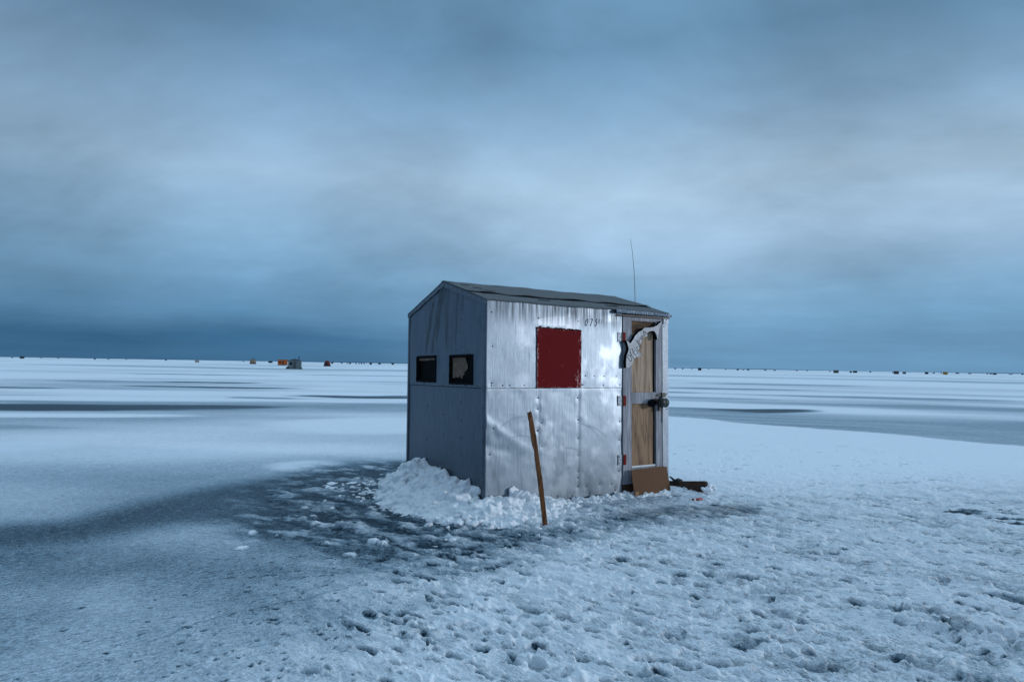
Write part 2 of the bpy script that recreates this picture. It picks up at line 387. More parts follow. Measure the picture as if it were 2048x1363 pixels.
# ------------------------------------------------------------------ the frozen lake
def seg_d(x, y, pts):
    d = np.full(x.shape, 1e9)
    for (ax, ay), (bx, by) in zip(pts[:-1], pts[1:]):
        dx, dy = bx - ax, by - ay; tt = np.clip(((x - ax) * dx + (y - ay) * dy) / (dx * dx + dy * dy), 0, 1)
        d = np.minimum(d, np.hypot(x - ax - tt * dx, y - ay - tt * dy))
    return d
def ell(x, y, cx, cy, a, b, ang=0.0, p=1.0):
    c, s = math.cos(R(ang)), math.sin(R(ang)); u = ((x - cx) * c + (y - cy) * s) / a; v = (-(x - cx) * s + (y - cy) * c) / b
    return np.clip(1 - (u * u + v * v), 0, 1) ** p
def cover(x, y):
    """how much snow lies on the ice: 0 bare dark ice, 1 closed white snow"""
    r = np.hypot(x, y)
    wx = x + 1.6 * perlin(x / 9, y / 9); wy = y + 0.9 * perlin(x / 7 + 5, y / 7)
    a = -0.06 - 0.2 * sst(0, 12, x)
    u = wx * np.cos(a) + wy * np.sin(a); v = -wx * np.sin(a) + wy * np.cos(a)
    s = 0.80 + 0.42 * fbm(u / 15, v / 5.0, o=3, g=0.45) + 0.25 * fbm(u / 45, v / 13, o=3)
    far = 0.90 + 0.42 * fbm(u / 60, v / 30, o=3, g=0.5)
    k = sst(25, 70, r); s = s * (1 - k) + far * k
    s = np.clip(s, 0.46, 1.0)
    # left middle: a wide sheet of thinly frosted ice
    kk = sst(11.0, 8.2, r) * sst(0.6, -1.0, x)
    s = s * (1 - kk) + (0.54 + 0.12 * fbm(x / 2.4, y / 1.6, o=2)) * kk
    def towards(s, m, val): return s * (1 - m) + val * m
    wob = 0.35 * fbm(x / 2.2, y / 1.5)
    fz = 0.5 + 0.5 * perlin(u * 0.9, v * 5)
    for (cx, cy, aa, bb, an, val, st) in (
        (-13.5, 18.1, 6.2, 1.15, 9, 0.04, 1.0), (-9.6, 19.2, 3.4, 0.7, 12, 0.10, .9), (8.0, 21.7, 3.4, .75, 14, 0.06, 1.0), (5.4, 22.2, 2.0, .8, 5, .25, .8),
        (-6.2, 26.3, 3.6, .8, -3, 0.08, .95), (-4.3, 27.4, 1.8, .5, -5, .2, .8), (-14.8, 33.3, 5.0, .9, 2, 0.16, .9), (-18.7, 33.6, 2.8, .6, 0, .2, .8), (-19.5, 40.6, 4.2, .9, 0, .05, .95),
        (-9.3, 24.4, 1.7, .45, -8, .3, .7), (-25, 40, 4.5, 1.2, 0, .4, .7), (-24, 29.5, 4.5, .8, 0, .18, .85), (-12.0, 12.6, 4.0, .4, 6, .4, .6), (7.5, 37, 4.5, .7, -4, .2, .8),
        (15, 45, 7, 1.2, -3, .32, .8), (9.5, 30.5, 4.5, .7, -8, .42, .6), (20, 34, 8, 1.3, -8, .38, .8), (25, 60, 10, 1.8, 0, .35, .8), (-30, 62, 10, 1.6, 0, .3, .8), (-8, 48, 6, 1.0, 0, .45, .7),
        (2.0, 33, 3.5, .6, -3, .15, .8), (-17, 70, 9, 2.0, 0, .4, .7), (12, 75, 12, 2.4, 0, .5, .7)):
        mm = sst(0.0, 0.75, ell(x + 1.3 * wob, y + 0.5 * wob, cx, cy, aa, bb * 1.55, an)) * st
        s = towards(s, mm, val)
    # smooth grey channel across the right
    A = np.array((4.2, 19.2)); B = np.array((10.4, 11.8)); n = np.array((B[1] - A[1], A[0] - B[0])); n = -n / np.hypot(*n)
    dist = (x - A[0]) * n[0] + (y - A[1]) * n[1] + 0.35 * perlin(x / 1.5, y / 1.5) + 0.10 * fbm(x * 1.6, y * 2.6, o=4, g=.6)
    # near edge line A-B, far edge about 3-4 m beyond
    width = 3.6 + 0.5 * perlin(x / 4, y / 4)
    ch = sst(-0.12, 0.12, dist) * sst(width + 0.9, width - 0.5, dist) * sst(2.5, 4.5, x) * sst(26, 20, y)
    s = towards(s, ch, 0.50 + 0.10 * fbm(u / 2.5, v / .5))
    # closed white snow between the channel and the shed, right side
    wr = sst(0.25, -0.15, dist) * sst(1.4, 2.2, x) * sst(6.3, 8.2, y + 0.25 * x + wob) 
    s = towards(s, wr, 0.97)
    # drifts on the left
    for (cx, cy, aa, bb, an) in ((-3.0, 14.6, 2.8, 2.4, 10), (-2.75, 8.75, 0.75, 0.55, -10), (-8.4, 9.8, 1.8, 1.0, 25), (-7.2, 23.2, 4.6, 1.1, 0), (-16, 22.2, 8, 1.7, 4), (-11, 15.6, 4, .8, 8)):
        s = towards(s, sst(0, 0.8, ell(x + wob * .5, y, cx, cy, aa, bb, an)) * .9, 0.95)
    # bare dark ice left of the shed, swept round the heap
    dl = seg_d(x, y, [(-4.6, 4.75), (-3.5, 5.25), (-3.15, 6.1), (-2.75, 7.2), (-2.2, 8.0)])
    s = towards(s, sst(0.85, 0.05, dl + 0.30 * wob) * .92, 0.13)
    dk = seg_d(x, y, [(-2.8, 6.3), (-1.9, 5.7), (-1.1, 5.25), (-0.4, 5.25)])
    s = towards(s, sst(0.62, 0.05, dk + 0.5 * wob) * .92, 0.18)
    dk2 = seg_d(x, y, [(-1.45, 8.9), (-1.55, 7.9), (-1.6, 7.0), (-1.3, 5.8)])
    s = towards(s, sst(0.62, 0.1, dk2 + 0.4 * wob) * .95, 0.12)
    # near left: frost on ice, more closed towards the camera
    near = sst(5.3, 4.3, y) * sst(0.9, -0.6, x)
    s = towards(s, near * .9, 0.35 + 0.14 * fbm(x / .9, y / .9) + 0.14 * sst(4.4, 3.0, y) + 0.26 * sst(-2.0, .1, x))
    # centre and right foreground: crusted, nearly closed
    fr = sst(-1.9, 0.4, x) * sst(6.8, 5.8, y - 0.30 * x)
    s = towards(s, fr, 0.88 + 0.13 * fbm(x / .7, y / .5))
    # trodden slush strip in front of the heap to the door
    dsl = seg_d(x, y, [(-0.2, 5.15), (0.4, 5.32), (1.0, 5.85), (1.7, 6.3), (2.3, 6.45)])
    s = towards(s, sst(0.34, 0.04, dsl + 0.3 * wob) * .75, 0.42)
    # churned slush round the heap: broken white clods on black ice
    rg = sst(1.25, 0.35, seg_d(x, y, [(-1.8, 8.4), (-1.9, 7.0), (-1.4, 5.7), (-0.6, 5.15)]) + .25 * wob)
    cl = fbm((x * .93 - y * .37) * 3.2, (x * .37 + y * .93) * 5.5, o=5, g=.62)
    s = towards(s, rg * .85, 0.12 + 0.50 * sst(-0.1, 0.8, cl))
    # the dark holes at the right edge
    for (cx, cy, aa, bb, an) in ((4.55, 6.50, .22, .07, -5), (4.72, 6.58, .14, .05, -20), (4.78, 6.25, .17, .045, -15), (4.75, 6.08, .18, .05, -25), (5.0, 6.18, .16, .09, -20), (5.05, 6.62, .10, .04, -20)):
        s = towards(s, sst(0.0, 0.5, ell(x + .05 * wob, y + .05 * fbm(x * 9, y * 9), cx, cy, aa, bb, an)), 0.02)
    # thin old cracks
    for pts in ([(-6.4, 8.6), (-4.2, 10.9), (-2.9, 11.6)], [(-3.6, 4.3), (-3.0, 4.75), (-2.5, 5.0)], [(-2.9, 3.35), (-2.4, 3.65)], [(-1.75, 3.25), (-1.55, 3.6), (-1.2, 3.85), (-0.9, 4.1)]):
        s = towards(s, sst(0.022, 0.0, seg_d(x + .04 * fbm(x * 4, y * 4), y, pts)) * (.35 if pts[0][1] < 4 else .15), 0.15)
    return np.clip(s, 0, 1)

def lake():
    radii = [0.3]
    while radii[-1] < 6500:
        r_ = radii[-1]
        st = 0.05 if r_ < 1.7 else 0.0026 if r_ < 7 else 0.004 if r_ < 9 else 0.006 if r_ < 16 else 0.011 if r_ < 60 else 0.022 if r_ < 400 else 0.07
        radii.append(r_ * (1 + st))
    radii = np.array(radii)
    fine = np.arange(-44, 44.001, 0.075)
    coarse = np.arange(47, 315, 3.0)
    ang = np.radians(np.concatenate([fine, coarse])); na, nr = len(ang), len(radii)
    x = (radii[:, None] * np.sin(ang)[None, :]); y = (radii[:, None] * np.cos(ang)[None, :])
    x = x.ravel(); y = y.ravel(); r_ = np.hypot(x, y)
    s = np.empty(len(x))
    for i in range(0, len(x), 200000): s[i:i + 200000] = cover(x[i:i + 200000], y[i:i + 200000])
    # crust strength
    crust = sst(-2.4, 0.3, x) * sst(9.0, 6.0, y - 0.2 * x) * (0.75 + 0.25 * sst(0, 1.5, x))
    ring = sst(1.5, 0.2, seg_d(x, y, [(-1.9, 7.8), (-1.4, 6.2), (-0.4, 5.2), (0.6, 5.4), (1.8, 6.3)]))
    crust = np.clip(np.maximum(crust, ring), 0, 1)
    z = 0.012 * fbm(x / 2.5, y / 2.0, o=2) * sst(1.5, 3, r_)
    nr_m = r_ < 18
    xn, yn = x[nr_m], y[nr_m]; cn = crust[nr_m]; sn = s[nr_m]
    c_, s_ = math.cos(-0.72), math.sin(-0.72)
    wx = xn + 0.05 * fbm(xn * 4, yn * 4, o=2); wy = yn + 0.05 * fbm(xn * 4 + 9, yn * 4, o=2)
    u = wx * c_ + wy * s_; v = -wx * s_ + wy * c_
    h = 0.013 * fbm(u * 2.6, v * 6.5, o=4, g=0.55)
    rg1 = (1 - np.clip(np.abs(perlin(u * 3.6 + 2, v * 13)) * 2.2, 0, 1)); rg2 = (1 - np.clip(np.abs(perlin(u * 9 + 8, v * 30)) * 2.2, 0, 1))
    h += 0.013 * (rg1 - .4) * (0.5 + .5 * sst(-.3, .3, perlin(xn * .8, yn * .8))) + 0.006 * (rg2 - .4)
    b1 = np.abs(perlin(u * 7, v * 14)); b2 = np.abs(perlin(u * 15 + 4, v * 26))
    h += 0.008 * (0.35 - b1) + 0.005 * (0.35 - b2) + 0.0035 * fbm(u * 45, v * 60, o=2)
    b3 = fbm(u * 3.2, v * 5.5, o=4, g=.6)
    h += .016 * np.clip(b3, -.3, .9) * (sn < .6)
    hz = 1.15 * h * cn * (0.35 + 0.65 * np.clip(sn * 1.3, 0, 1)) + 0.006 * (sn - 0.5) + 0.0016 * fbm(xn * 30, yn * 30, o=2) * (1 - cn)
    # smooth snow of the right middle has a few soft prints
    rs = np.random.RandomState(11)
    dz = np.zeros_like(xn); ds = np.zeros_like(xn)
    order = np.argsort(yn); ys = yn[order]
    def stamp(px, py, a, b, an, dep, rim, bare):
        lo, hi = np.searchsorted(ys, (py - 2.4 * a, py + 2.4 * a)); ii = order[lo:hi]; ii = ii[np.abs(xn[ii] - px) < 2.4 * a]
        if not len(ii): return
        c, s2 = math.cos(an), math.sin(an); dx, dy = xn[ii] - px, yn[ii] - py
        uu = (dx * c + dy * s2) / a; vv = (-dx * s2 + dy * c) / b
        rr = np.sqrt(uu * uu + vv * vv) + 0.5 * perlin(xn[ii] * 13, yn[ii] * 13) + .25 * perlin(xn[ii] * 31, yn[ii] * 31)
        dz[ii] += -dep * sst(1.0, 0.45, rr) + rim * np.exp(-((rr - 1.25) / 0.28) ** 2)
        ds[ii] -= bare * sst(1.0, 0.4, rr)
    for i in range(3000):
        py = 2.6 + 4.6 * rs.rand() ** 1.3; px = rs.uniform(-1.2 - abs(.7 * rs.normal()), 0.72 * py + .4) 
        if px > 0.5 + 0.9 * (7 - py): pass
        a = 0.015 + 0.075 * rs.rand() ** 2.6; b = a * rs.uniform(0.28, 0.5)
        lf = px < -0.55 - .5 * rs.rand()
        if lf: a = min(a, .012 + .016 * rs.rand()); b = a * rs.uniform(.3, .6)
        stamp(px, py, a, b, (0.5 if lf else -0.62) + rs.normal() * 0.28, rs.uniform(0.012, 0.03) * min(1, a / .055), rs.uniform(0.002, 0.009), rs.uniform(0.15, 0.7) * (.8 if lf else 1))
    for i in range(18):           # trodden holes around the heap
        px, py = rs.uniform(-2.3, 0.9), rs.uniform(4.5, 6.2)
        a = rs.uniform(0.04, 0.13)
        stamp(px, py, a, a * .5, rs.uniform(-.9, .3), .012, .008, rs.uniform(.2, .7))
    for i in range(190):            # faint tracks on the smooth snow at the right
        px, py = rs.uniform(1.9, 6.5), 6.6 + 5.5 * rs.rand() ** 1.4
        stamp(px, py, rs.uniform(.03, .13), rs.uniform(.02, .05), rs.uniform(-.6, .3), .02, .006, rs.uniform(.05, .5))
    for (px, py, a, b, an, dep, rim) in ((2.05, 3.05, .30, .07, -.6, -.03, .01), (2.45, 3.75, .26, .06, -.55, -.028, .01), (1.2, 3.35, .20, .05, -.5, -.02, .01), (3.2, 4.0, .3, .05, -.5, -.022, .01), (2.35, 3.55, .17, .07, -.55, .03, .03), (2.55, 3.42, .24, .08, -.5, .02, .04), (1.62, 4.02, .16, .06, -.35, .02, .025), (0.72, 3.99, .10, .05, -.5, .025, .01),
                                         (1.45, 4.33, .2, .05, -.3, .02, .022), (0.1, 3.72, .12, .045, -.9, .02, .008), (-.2, 3.45, .07, .04, -.9, .02, .008), (3.0, 4.35, .33, .04, -.35, .02, .025),
                                         (2.35, 4.75, .3, .05, -.3, .018, .015), (.35, 4.25, .16, .05, -.5, .02, .008), (-.9, 4.62, .07, .05, 0, .02, .004), (1.15, 4.9, .18, .05, -.2, .015, .02), (2.6, 3.15, .2, .09, -.9, .02, .03)):
        stamp(px, py, a, b, an, dep, rim, .15)
    # slabs and clods: raised lumps
    for i in range(260):
        py = rs.uniform(2.7, 6.2); px = rs.uniform(-.6, .75 * py)
        a = rs.uniform(.025, .075)
        stamp(px, py, a, a * rs.uniform(.45, .8), rs.uniform(-1, .4), -rs.uniform(.006, .02), -.002, -.25)
    for i in range(60):
        px, py = rs.uniform(-2.1, .8), rs.uniform(4.7, 8.6)
        if px > -1.0 and py > 6.0: continue
        a = rs.uniform(.025, .07)
        stamp(px, py, a, a * rs.uniform(.5, .9), rs.uniform(-1, 1), -rs.uniform(.01, .03), -.002, -.55)
    z[nr_m] += hz + dz * np.clip(0.6 + cn, 0, 1)
    s[nr_m] = np.clip(sn + ds + (h * cn) * 13.0, 0, 1)
    # lip along the near edge of the channel
    dirt = 0.75 * sst(0.30, 0.0, seg_d(x, y, [(1.2, 6.12), (1.8, 6.35), (2.25, 6.42)]) + 0.12 * perlin(x * 5, y * 5))
    z[r_ < 1.2] *= 0.3
    dirt *= np.clip(.55 + .5 * perlin(x * 11, y * 11), 0, 1)
    verts = np.column_stack([x, y, z])
    i0 = (np.arange(nr - 1)[:, None] * na + np.arange(na)[None, :])
    j = (np.arange(na) + 1) % na
    i1 = (np.arange(nr - 1)[:, None] * na + j[None, :])
    faces = np.stack([i0, i0 + na, i1 + na, i1], axis=-1).reshape(-1, 4)
    # close the small hole beneath the camera with one tiny ring fan made of quads
    c0 = len(verts); verts = np.vstack([verts, [[0, 0, 0]]]); s = np.append(s, .8); crust = np.append(crust, 0); dirt = np.append(dirt, 0)
    cap = np.array([[c0, k_, (k_ + 1) % na, (k_ + 2) % na] for k_ in range(0, na - 1, 2)] + ([[c0, na - 1, 0, 0]] if 0 else []))
    faces = np.vstack([faces, cap])
    me = mesh_np('ice_lake', verts, faces)
    set_attr(me, 'snow', s); set_attr(me, 'crust', crust); set_attr(me, 'dirt', dirt)
    o = link('ground', me, M['ground']); o['kind'] = 'structure'
    return o
lake()

# far shore: a low dark line
def shore():
    mb = MB(); n = 240; vs = []; rs = random.Random(5)
    for i in range(n + 1):
        a = R(-70 + 140 * i / n); r_ = 5200
        h = (6.5 + 3.0 * math.sin(i * .21) + 2.0 * math.sin(i * .057 + 1) + rs.uniform(-.8, .8)) * (.6 if i < n * .45 else .5)
        x, y = r_ * math.sin(a), r_ * math.cos(a); X2, Y2 = 1.06 * x, 1.06 * y
        vs += [(x, y, -1), (x, y, h * .8), (1.02 * x, 1.02 * y, h), (X2, Y2, -1)]
    fs = []
    for i in range(n):
        for k_ in range(3): fs.append((4 * i + k_, 4 * i + k_ + 1, 4 * i + 5 + k_, 4 * i + 4 + k_))
    mb.add(vs, fs); o = mb.build('hills', simple('hazy_forest', (0.07, 0.15, 0.24), 0.95, spec=0.0), smooth=True); o['kind'] = 'structure'  # blue haze mixed into the forest colour
shore()

# ------------------------------------------------------------------ the shed
shed = empty('ice_fishing_shanty'); shed.location = (SX, SY, 0); shed.rotation_euler = (LX, LY, YAW)
tag(shed, 'large silver sheet metal ice fishing hut with a red square hatch and wooden door', 'ice hut')

SCREWS = [(0.055, 1.915), (0.07, 1.582), (0.063, 1.225), (0.062, 1.200), (0.188, 1.200), (0.268, 1.200), (0.439, 1.200), (0.609, 1.885), (1.115, 1.879), (1.215, 1.300),
          (1.334, 1.298), (1.47, 1.297), (1.642, 1.296), (1.178, 1.205), (1.46, 1.20), (1.69, 1.205), (1.118, 1.068), (0.615, 1.074), (0.61, 0.963), (0.66, 0.82), (0.611, 0.741), (0.668, 0.582), (1.126, 0.836),
          (1.127, 0.642), (1.127, 0.464), (1.128, 0.297), (1.128, 0.229), (1.129, 0.14), (0.09, 0.786), (0.054, 0.537), (1.695, 0.80), (1.697, 0.60), (1.69, 0.26), (1.24, 0.13), (1.42, 0.14), (1.58, 0.13), (1.63, 0.06), (1.28, 0.05), (1.05, 0.05), (0.86, 0.06), (0.64, 0.34)]
def side_disp(x, z):
    x = np.asarray(x, float); z = np.asarray(z, float)
    low = sst(HS + .02, HS - .06, z)
    d = 0.0030 * fbm(x * 1.7, z * 1.5, o=2) + 0.0005 * fbm(x * 6, z * 5, o=2)
    d = d + low * (0.0038 * fbm(x * 2.4 + 3, z * 2.3, o=3, g=.5) + 0.0007 * fbm(x * 9 + 5, z * 8, o=2))
    # creased corner: folds fanning out from (0, .8)
    fold = (x * 0.62 + (z - 0.86))
    d = d + low * 0.0055 * np.exp(-(fold / 0.055) ** 2) * sst(0.62, 0.1, x) 
    fold2 = (x * 0.25 + (z - 0.62))
    d = d - low * 0.005 * np.exp(-(fold2 / 0.05) ** 2) * sst(0.45, 0.05, x)
    for sx_, sz_ in SCREWS:
        r2_ = (x - sx_) ** 2 + (z - sz_) ** 2
        k_ = 0.0030 if sz_ < HS else 0.0012
        d = d - k_ * np.exp(-r2_ / 0.035 ** 2)
    # vertical stud shows through at x = 1.13 and .63
    d = d - low * 0.0025 * (np.exp(-((x - 1.13) / .02) ** 2) + 0.6 * np.exp(-((x - .62) / .02) ** 2))
    return d            # + = outwards (towards -y)
def gable_disp(y, z):
    y = np.asarray(y, float); z = np.asarray(z, float)
    return 0.0025 * fbm(y * 1.6 + 7, z * 1.3, o=3) + 0.0006 * fbm(y * 7, z * 4, o=2)

def sheet(name, u_rng, z_rng, du, dz_, pos, disp, material, parent, holes=(), top=None, stain_shade=None, scuff=None, thick=0.0012):
    """grid sheet in wall coordinates; top(u) caps the height (gable slope)"""
    us = list(np.arange(u_rng[0], u_rng[1], du)) + [u_rng[1]]; zs = list(np.arange(z_rng[0], z_rng[1], dz_)) + [z_rng[1]]
    for h in holes: us += [h[0], h[1]]; zs += [h[2], h[3]]
    def clean(a):
        a = sorted(a); out = [a[0]]
        for q in a[1:]:
            if q - out[-1] > 1e-4: out.append(q)
        return np.array(out)
    us, zs = clean(us), clean(zs)
    U_, Z_ = np.meshgrid(us, zs)
    Zr = Z_.copy()
    if top is not None:      # compress the rows above the eave into the slope
        T = top(U_); zb = HS - .0
        Zr = np.where(Z_ > HE, Z_, Z_); Zr = np.minimum(Zr, T)
    u = U_.ravel(); z = Zr.ravel()
    d = disp(u, z); P_ = pos(u, z, d)
    nu, nz = len(us), len(zs)
    idx = np.arange(nu * nz).reshape(nz, nu)
    q = np.stack([idx[:-1, :-1], idx[:-1, 1:], idx[1:, 1:], idx[1:, :-1]], -1).reshape(-1, 4)
    cu_, cz_ = u[q].mean(1), z[q].mean(1)
    keep = np.ones(len(q), bool)
    for h in holes: keep &= ~((cu_ > h[0]) & (cu_ < h[1]) & (cz_ > h[2]) & (cz_ < h[3]))
    if top is not None: keep &= (Zr.ravel()[q].max(1) - Zr.ravel()[q].min(1)) > 1e-5
    q = q[keep]
    me = mesh_np(name, P_, q)
    set_attr(me, 'stain_shade', stain_shade(u, z) if stain_shade else np.zeros(len(u)))
    set_attr(me, 'scuff', scuff(u, z) if scuff else np.zeros(len(u)))
    return link(name, me, material, parent)

pos_side = lambda off: (lambda u, z, d: np.column_stack([u, -off - d, z]))
pos_gable = lambda off: (lambda u, z, d: np.column_stack([-off - d, u, z]))
def slope_top(u): return HE + (HR - HE) * (1 - np.abs(u - G / 2) / (G / 2))

def side_stain_shade(x, z):
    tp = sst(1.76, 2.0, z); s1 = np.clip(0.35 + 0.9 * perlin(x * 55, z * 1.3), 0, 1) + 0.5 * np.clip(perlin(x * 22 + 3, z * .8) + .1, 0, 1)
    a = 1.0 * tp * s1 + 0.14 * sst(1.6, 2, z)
    # dark leak near the hatch top right, light falloff painted darker down the wall, bottom grime
    a = a + 0.34 * sst(0.95, 0.0, z) * (0.5 + .5 * sst(.3, 1.2, x)) + 0.35 * sst(0.25, 0.02, z + .05 * perlin(x * 6, z * 6)) * np.clip(.6 + perlin(x * 5, z * 9), 0, 1)
    a = a + 0.25 * sst(.03, .0, np.abs(x - 1.13 + .004 * np.sin(z * 30))) * sst(.3, .9, z) * sst(1.15, .7, z) * .5
    for cx, cz, rr, x0, x1 in ((0.45, 0.45, 0.44, 0.12, .50), (1.05, 0.35, 0.46, 1.05, 1.45), (1.15, .28, .50, 1.2, 1.55), (.4, .28, .42, .25, .6), (.95, .05, .5, .9, 1.2)):
        q = np.abs(np.hypot(x - cx, z - cz) - rr)
        a = a + 0.34 * np.exp(-(q / .006) ** 2) * sst(x0, x0 + .1, x) * sst(x1, x1 - .12, x) * (z > cz)
    # light smear under the seam
    a = a + 0.4 * np.exp(-((x - 0.10) / .02) ** 2 - ((z - .33) / .05) ** 2)
    return np.clip(a, 0, 1)
def side_scuff(x, z):
    n = fbm(x * 3.2 + 1, z * 2.4, o=4, g=.6)
    a = sst(0.0, 0.5, n) * 0.5 * sst(.2, .9, x)
    a = a + 0.6 * ell(x + .03 * n, z + .03 * n, 1.55, 1.50, .20, .32) ** .5 * sst(-.4, .3, n)
    a = a + 1.3 * ell(x, z, 0.82, 1.86, .30, .06, 4) + 0.8 * ell(x + .03 * n, z, 1.02, 1.88, .13, .09) + .7 * ell(x, z, 1.55, 1.93, .15, .05)
    a = a + 0.7 * ell(x + .02 * n, z, .50, 1.45, .12, .5, 15) * sst(-.3, .3, n)
    a = a + .5 * ell(x, z, .42, 1.24, .12, .1) + .4 * sst(.02, 0, np.abs(z - 1.165)) * (z < HS)
    return np.clip(a, 0, 1)
def gable_stain(y, z):
    a = np.zeros_like(y)
    # long dark drips running down from the roof edge (y from the near corner)
    for y0, z0, y1, z1, w_, s_ in ((1.24, 2.10, 1.42, 1.58, .035, .75), (1.06, 2.20, 1.27, 1.50, .028, .55), (1.00, 2.22, 1.13, 1.68, .03, .85), (1.12, 1.9, 1.30, 1.53, .02, .55),
                                   (.86, 2.26, .88, 1.6, .05, .35), (.62, 2.15, .66, 1.6, .03, .35), (.5, 2.15, .52, 2.02, .014, .9), (.95, 2.28, 1.0, 2.05, .06, .5), (1.34, 1.75, 1.46, 1.52, .02, .5)):
        tt = np.clip(((z0 - z) / (z0 - z1)), 0, 1); cy_ = y0 + (y1 - y0) * tt + .008 * np.sin(z * 23)
        a = a + s_ * np.exp(-((y - cy_) / (w_ * (1 - .4 * tt))) ** 2) * sst(z1 - .08, z1 + .12, z) * sst(z0 + .06, z0 - .03, z)
    a = 2.9 * a * (0.8 + .5 * perlin(y * 40, z * 2))
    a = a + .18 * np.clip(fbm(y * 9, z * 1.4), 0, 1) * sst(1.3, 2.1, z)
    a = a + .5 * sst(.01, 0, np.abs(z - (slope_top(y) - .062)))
    return np.clip(a, 0, 1)

# --- walls
DX0, DX1 = 1.722, 2.335
wall = MB(); wall.box(0.02, L - .02, 0.010, 0.05, 0.03, HE - .03)
# wooden core behind the sheets (all four sides are closed)
core = MB()
core.box(0.02, DX0 - .02, 0.012, 0.045, 0.06, HE - .02)
core.box(0.02, L - .02, G - .045, G - .012, 0.06, HE - .02)
core.build('frame', M['inside'], shed)
lower = sheet('wall_sheet', (0.0, DX0), (0.014, HS + .03), 0.0085, 0.0085, pos_side(0.0), side_disp, M['side'], shed, stain_shade=side_stain_shade, scuff=side_scuff)
upper = sheet('wall_sheet', (0.0, DX0), (HS, HE), 0.0085, 0.0085, pos_side(0.0045), side_disp, M['side'], shed, holes=[(.60, 1.135, 1.19, 1.775)], stain_shade=side_stain_shade, scuff=side_scuff)
# windows in the gable (y0,y1,z0,z1)
WN = [(1.150, 1.660, 1.222, 1.500), (0.278, 0.775, 1.214, 1.496)]
glow = sheet('gable_sheet', (0.0, G), (0.02, HS + .02), 0.011, 0.011, pos_gable(0.0), gable_disp, M['gable'], shed, stain_shade=gable_stain)
gup = sheet('gable_sheet', (0.0, G), (HS, HR), 0.009, 0.009, pos_gable(0.004), gable_disp, M['gable'], shed, holes=WN, top=slope_top, stain_shade=gable_stain)
# far gable and back wall
flat = lambda u, z: np.zeros_like(u)
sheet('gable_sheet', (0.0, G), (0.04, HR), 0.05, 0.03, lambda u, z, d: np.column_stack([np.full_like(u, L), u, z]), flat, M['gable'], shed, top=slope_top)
sheet('wall_sheet', (0.0, L), (0.03, HE), 0.05, 0.05, lambda u, z, d: np.column_stack([u, np.full_like(u, G), z]), flat, M['side'], shed)
MB().box(0.03, L - .03, .06, G - .05, 0.05, 0.08).build('floor_panel', M['inside'], shed)

# --- roof: lower felt, upper felt lapping over it with a torn tarred edge
def roof_pt(x, s, lift):      # s: 0 at the front eave .. 1 at the ridge .. 2 back eave
    ov = 0.02
    if s <= 1: y = -ov + (G / 2 + ov) * s; z = HE - .004 + (HR - HE + .012) * s
    else: y = G / 2 + (G / 2 + ov) * (s - 1); z = HR + .008 - (HR - HE + .012) * (s - 1)
    return (x, y, z + lift)
def roof_sheet(name, s0f, s1f, lift, th, material, nx=140, ns=14, x0=-.016, x1=L + .016, curl=0.0):
    vs = []; fs = []
    for i in range(nx + 1):
        x = x0 + (x1 - x0) * i / nx
        a, b = s0f(x), s1f(x)
        for k_ in range(ns + 1):
            s_ = a + (b - a) * k_ / ns
            wv = 0.003 * math.sin(x * 5 + s_ * 3) + 0.002 * math.sin(x * 17 + s_ * 9)
            cu2 = curl * max(0, 1 - k_ / 1.5) * (0.6 + 0.4 * math.sin(x * 11))
            vs.append(roof_pt(x, s_, lift + wv + cu2 + th))
    top = len(vs); vs += [(p[0], p[1], p[2] - th) for p in vs[:top]]
    w_ = ns + 1
    for i in range(nx):
        for k_ in range(ns):
            a = i * w_ + k_; fs.append((a, a + w_, a + w_ + 1, a + 1)); a += top; fs.append((a, a + 1, a + w_ + 1, a + w_))
        for k_ in (0, ns):
            a = i * w_ + k_; fs.append((a, a + top, a + w_ + top, a + w_) if k_ == 0 else (a, a + w_, a + w_ + top, a + top))
    for i in (0, nx):
        for k_ in range(ns):
            a = i * w_ + k_; fs.append((a, a + 1, a + 1 + top, a + top) if i == 0 else (a, a + top, a + top + 1, a + 1))
    mb = MB(); mb.add(vs, fs); return mb.build(name, material, shed, smooth=False)
roof = roof_sheet('roof', lambda x: 0.0, lambda x: 2.0, 0.0, 0.014, M['felt'], ns=30)
def tornf(x): return 0.36 - .02 * (x / L) + float(0.022 * perlin(np.array([x * 3.1]), np.array([2.0]))[0] + 0.010 * perlin(np.array([x * 13]), np.array([7.0]))[0])
roof_sheet('roof_felt', tornf, lambda x: 1.04, 0.016, 0.005, M['felt'], curl=0.012)
roof_sheet('tar_edge', lambda x: tornf(x) - 0.038 - .03 * max(0, float(perlin(np.array([x * 4.0]), np.array([11.0]))[0])), lambda x: tornf(x) + .05, 0.0145, 0.0022, M['tar'], nx=200, ns=2, x0=.12)
for (a, b, s_, ww) in ((.02, .09, .93, .02), (.10, .19, .78, .018), (.17, .27, .62, .02), (.72, .86, .19, .016), (1.62, 1.80, .17, .02), (.24, .36, .50, .02)):
    roof_sheet('tar_patch', (lambda s_, ww: lambda x: s_ - ww)(s_, ww), (lambda s_, ww: lambda x: s_ + ww)(s_, ww), 0.0222 if s_ > .4 else .0165, 0.002, M['tar'], nx=6, ns=2, x0=a, x1=b)

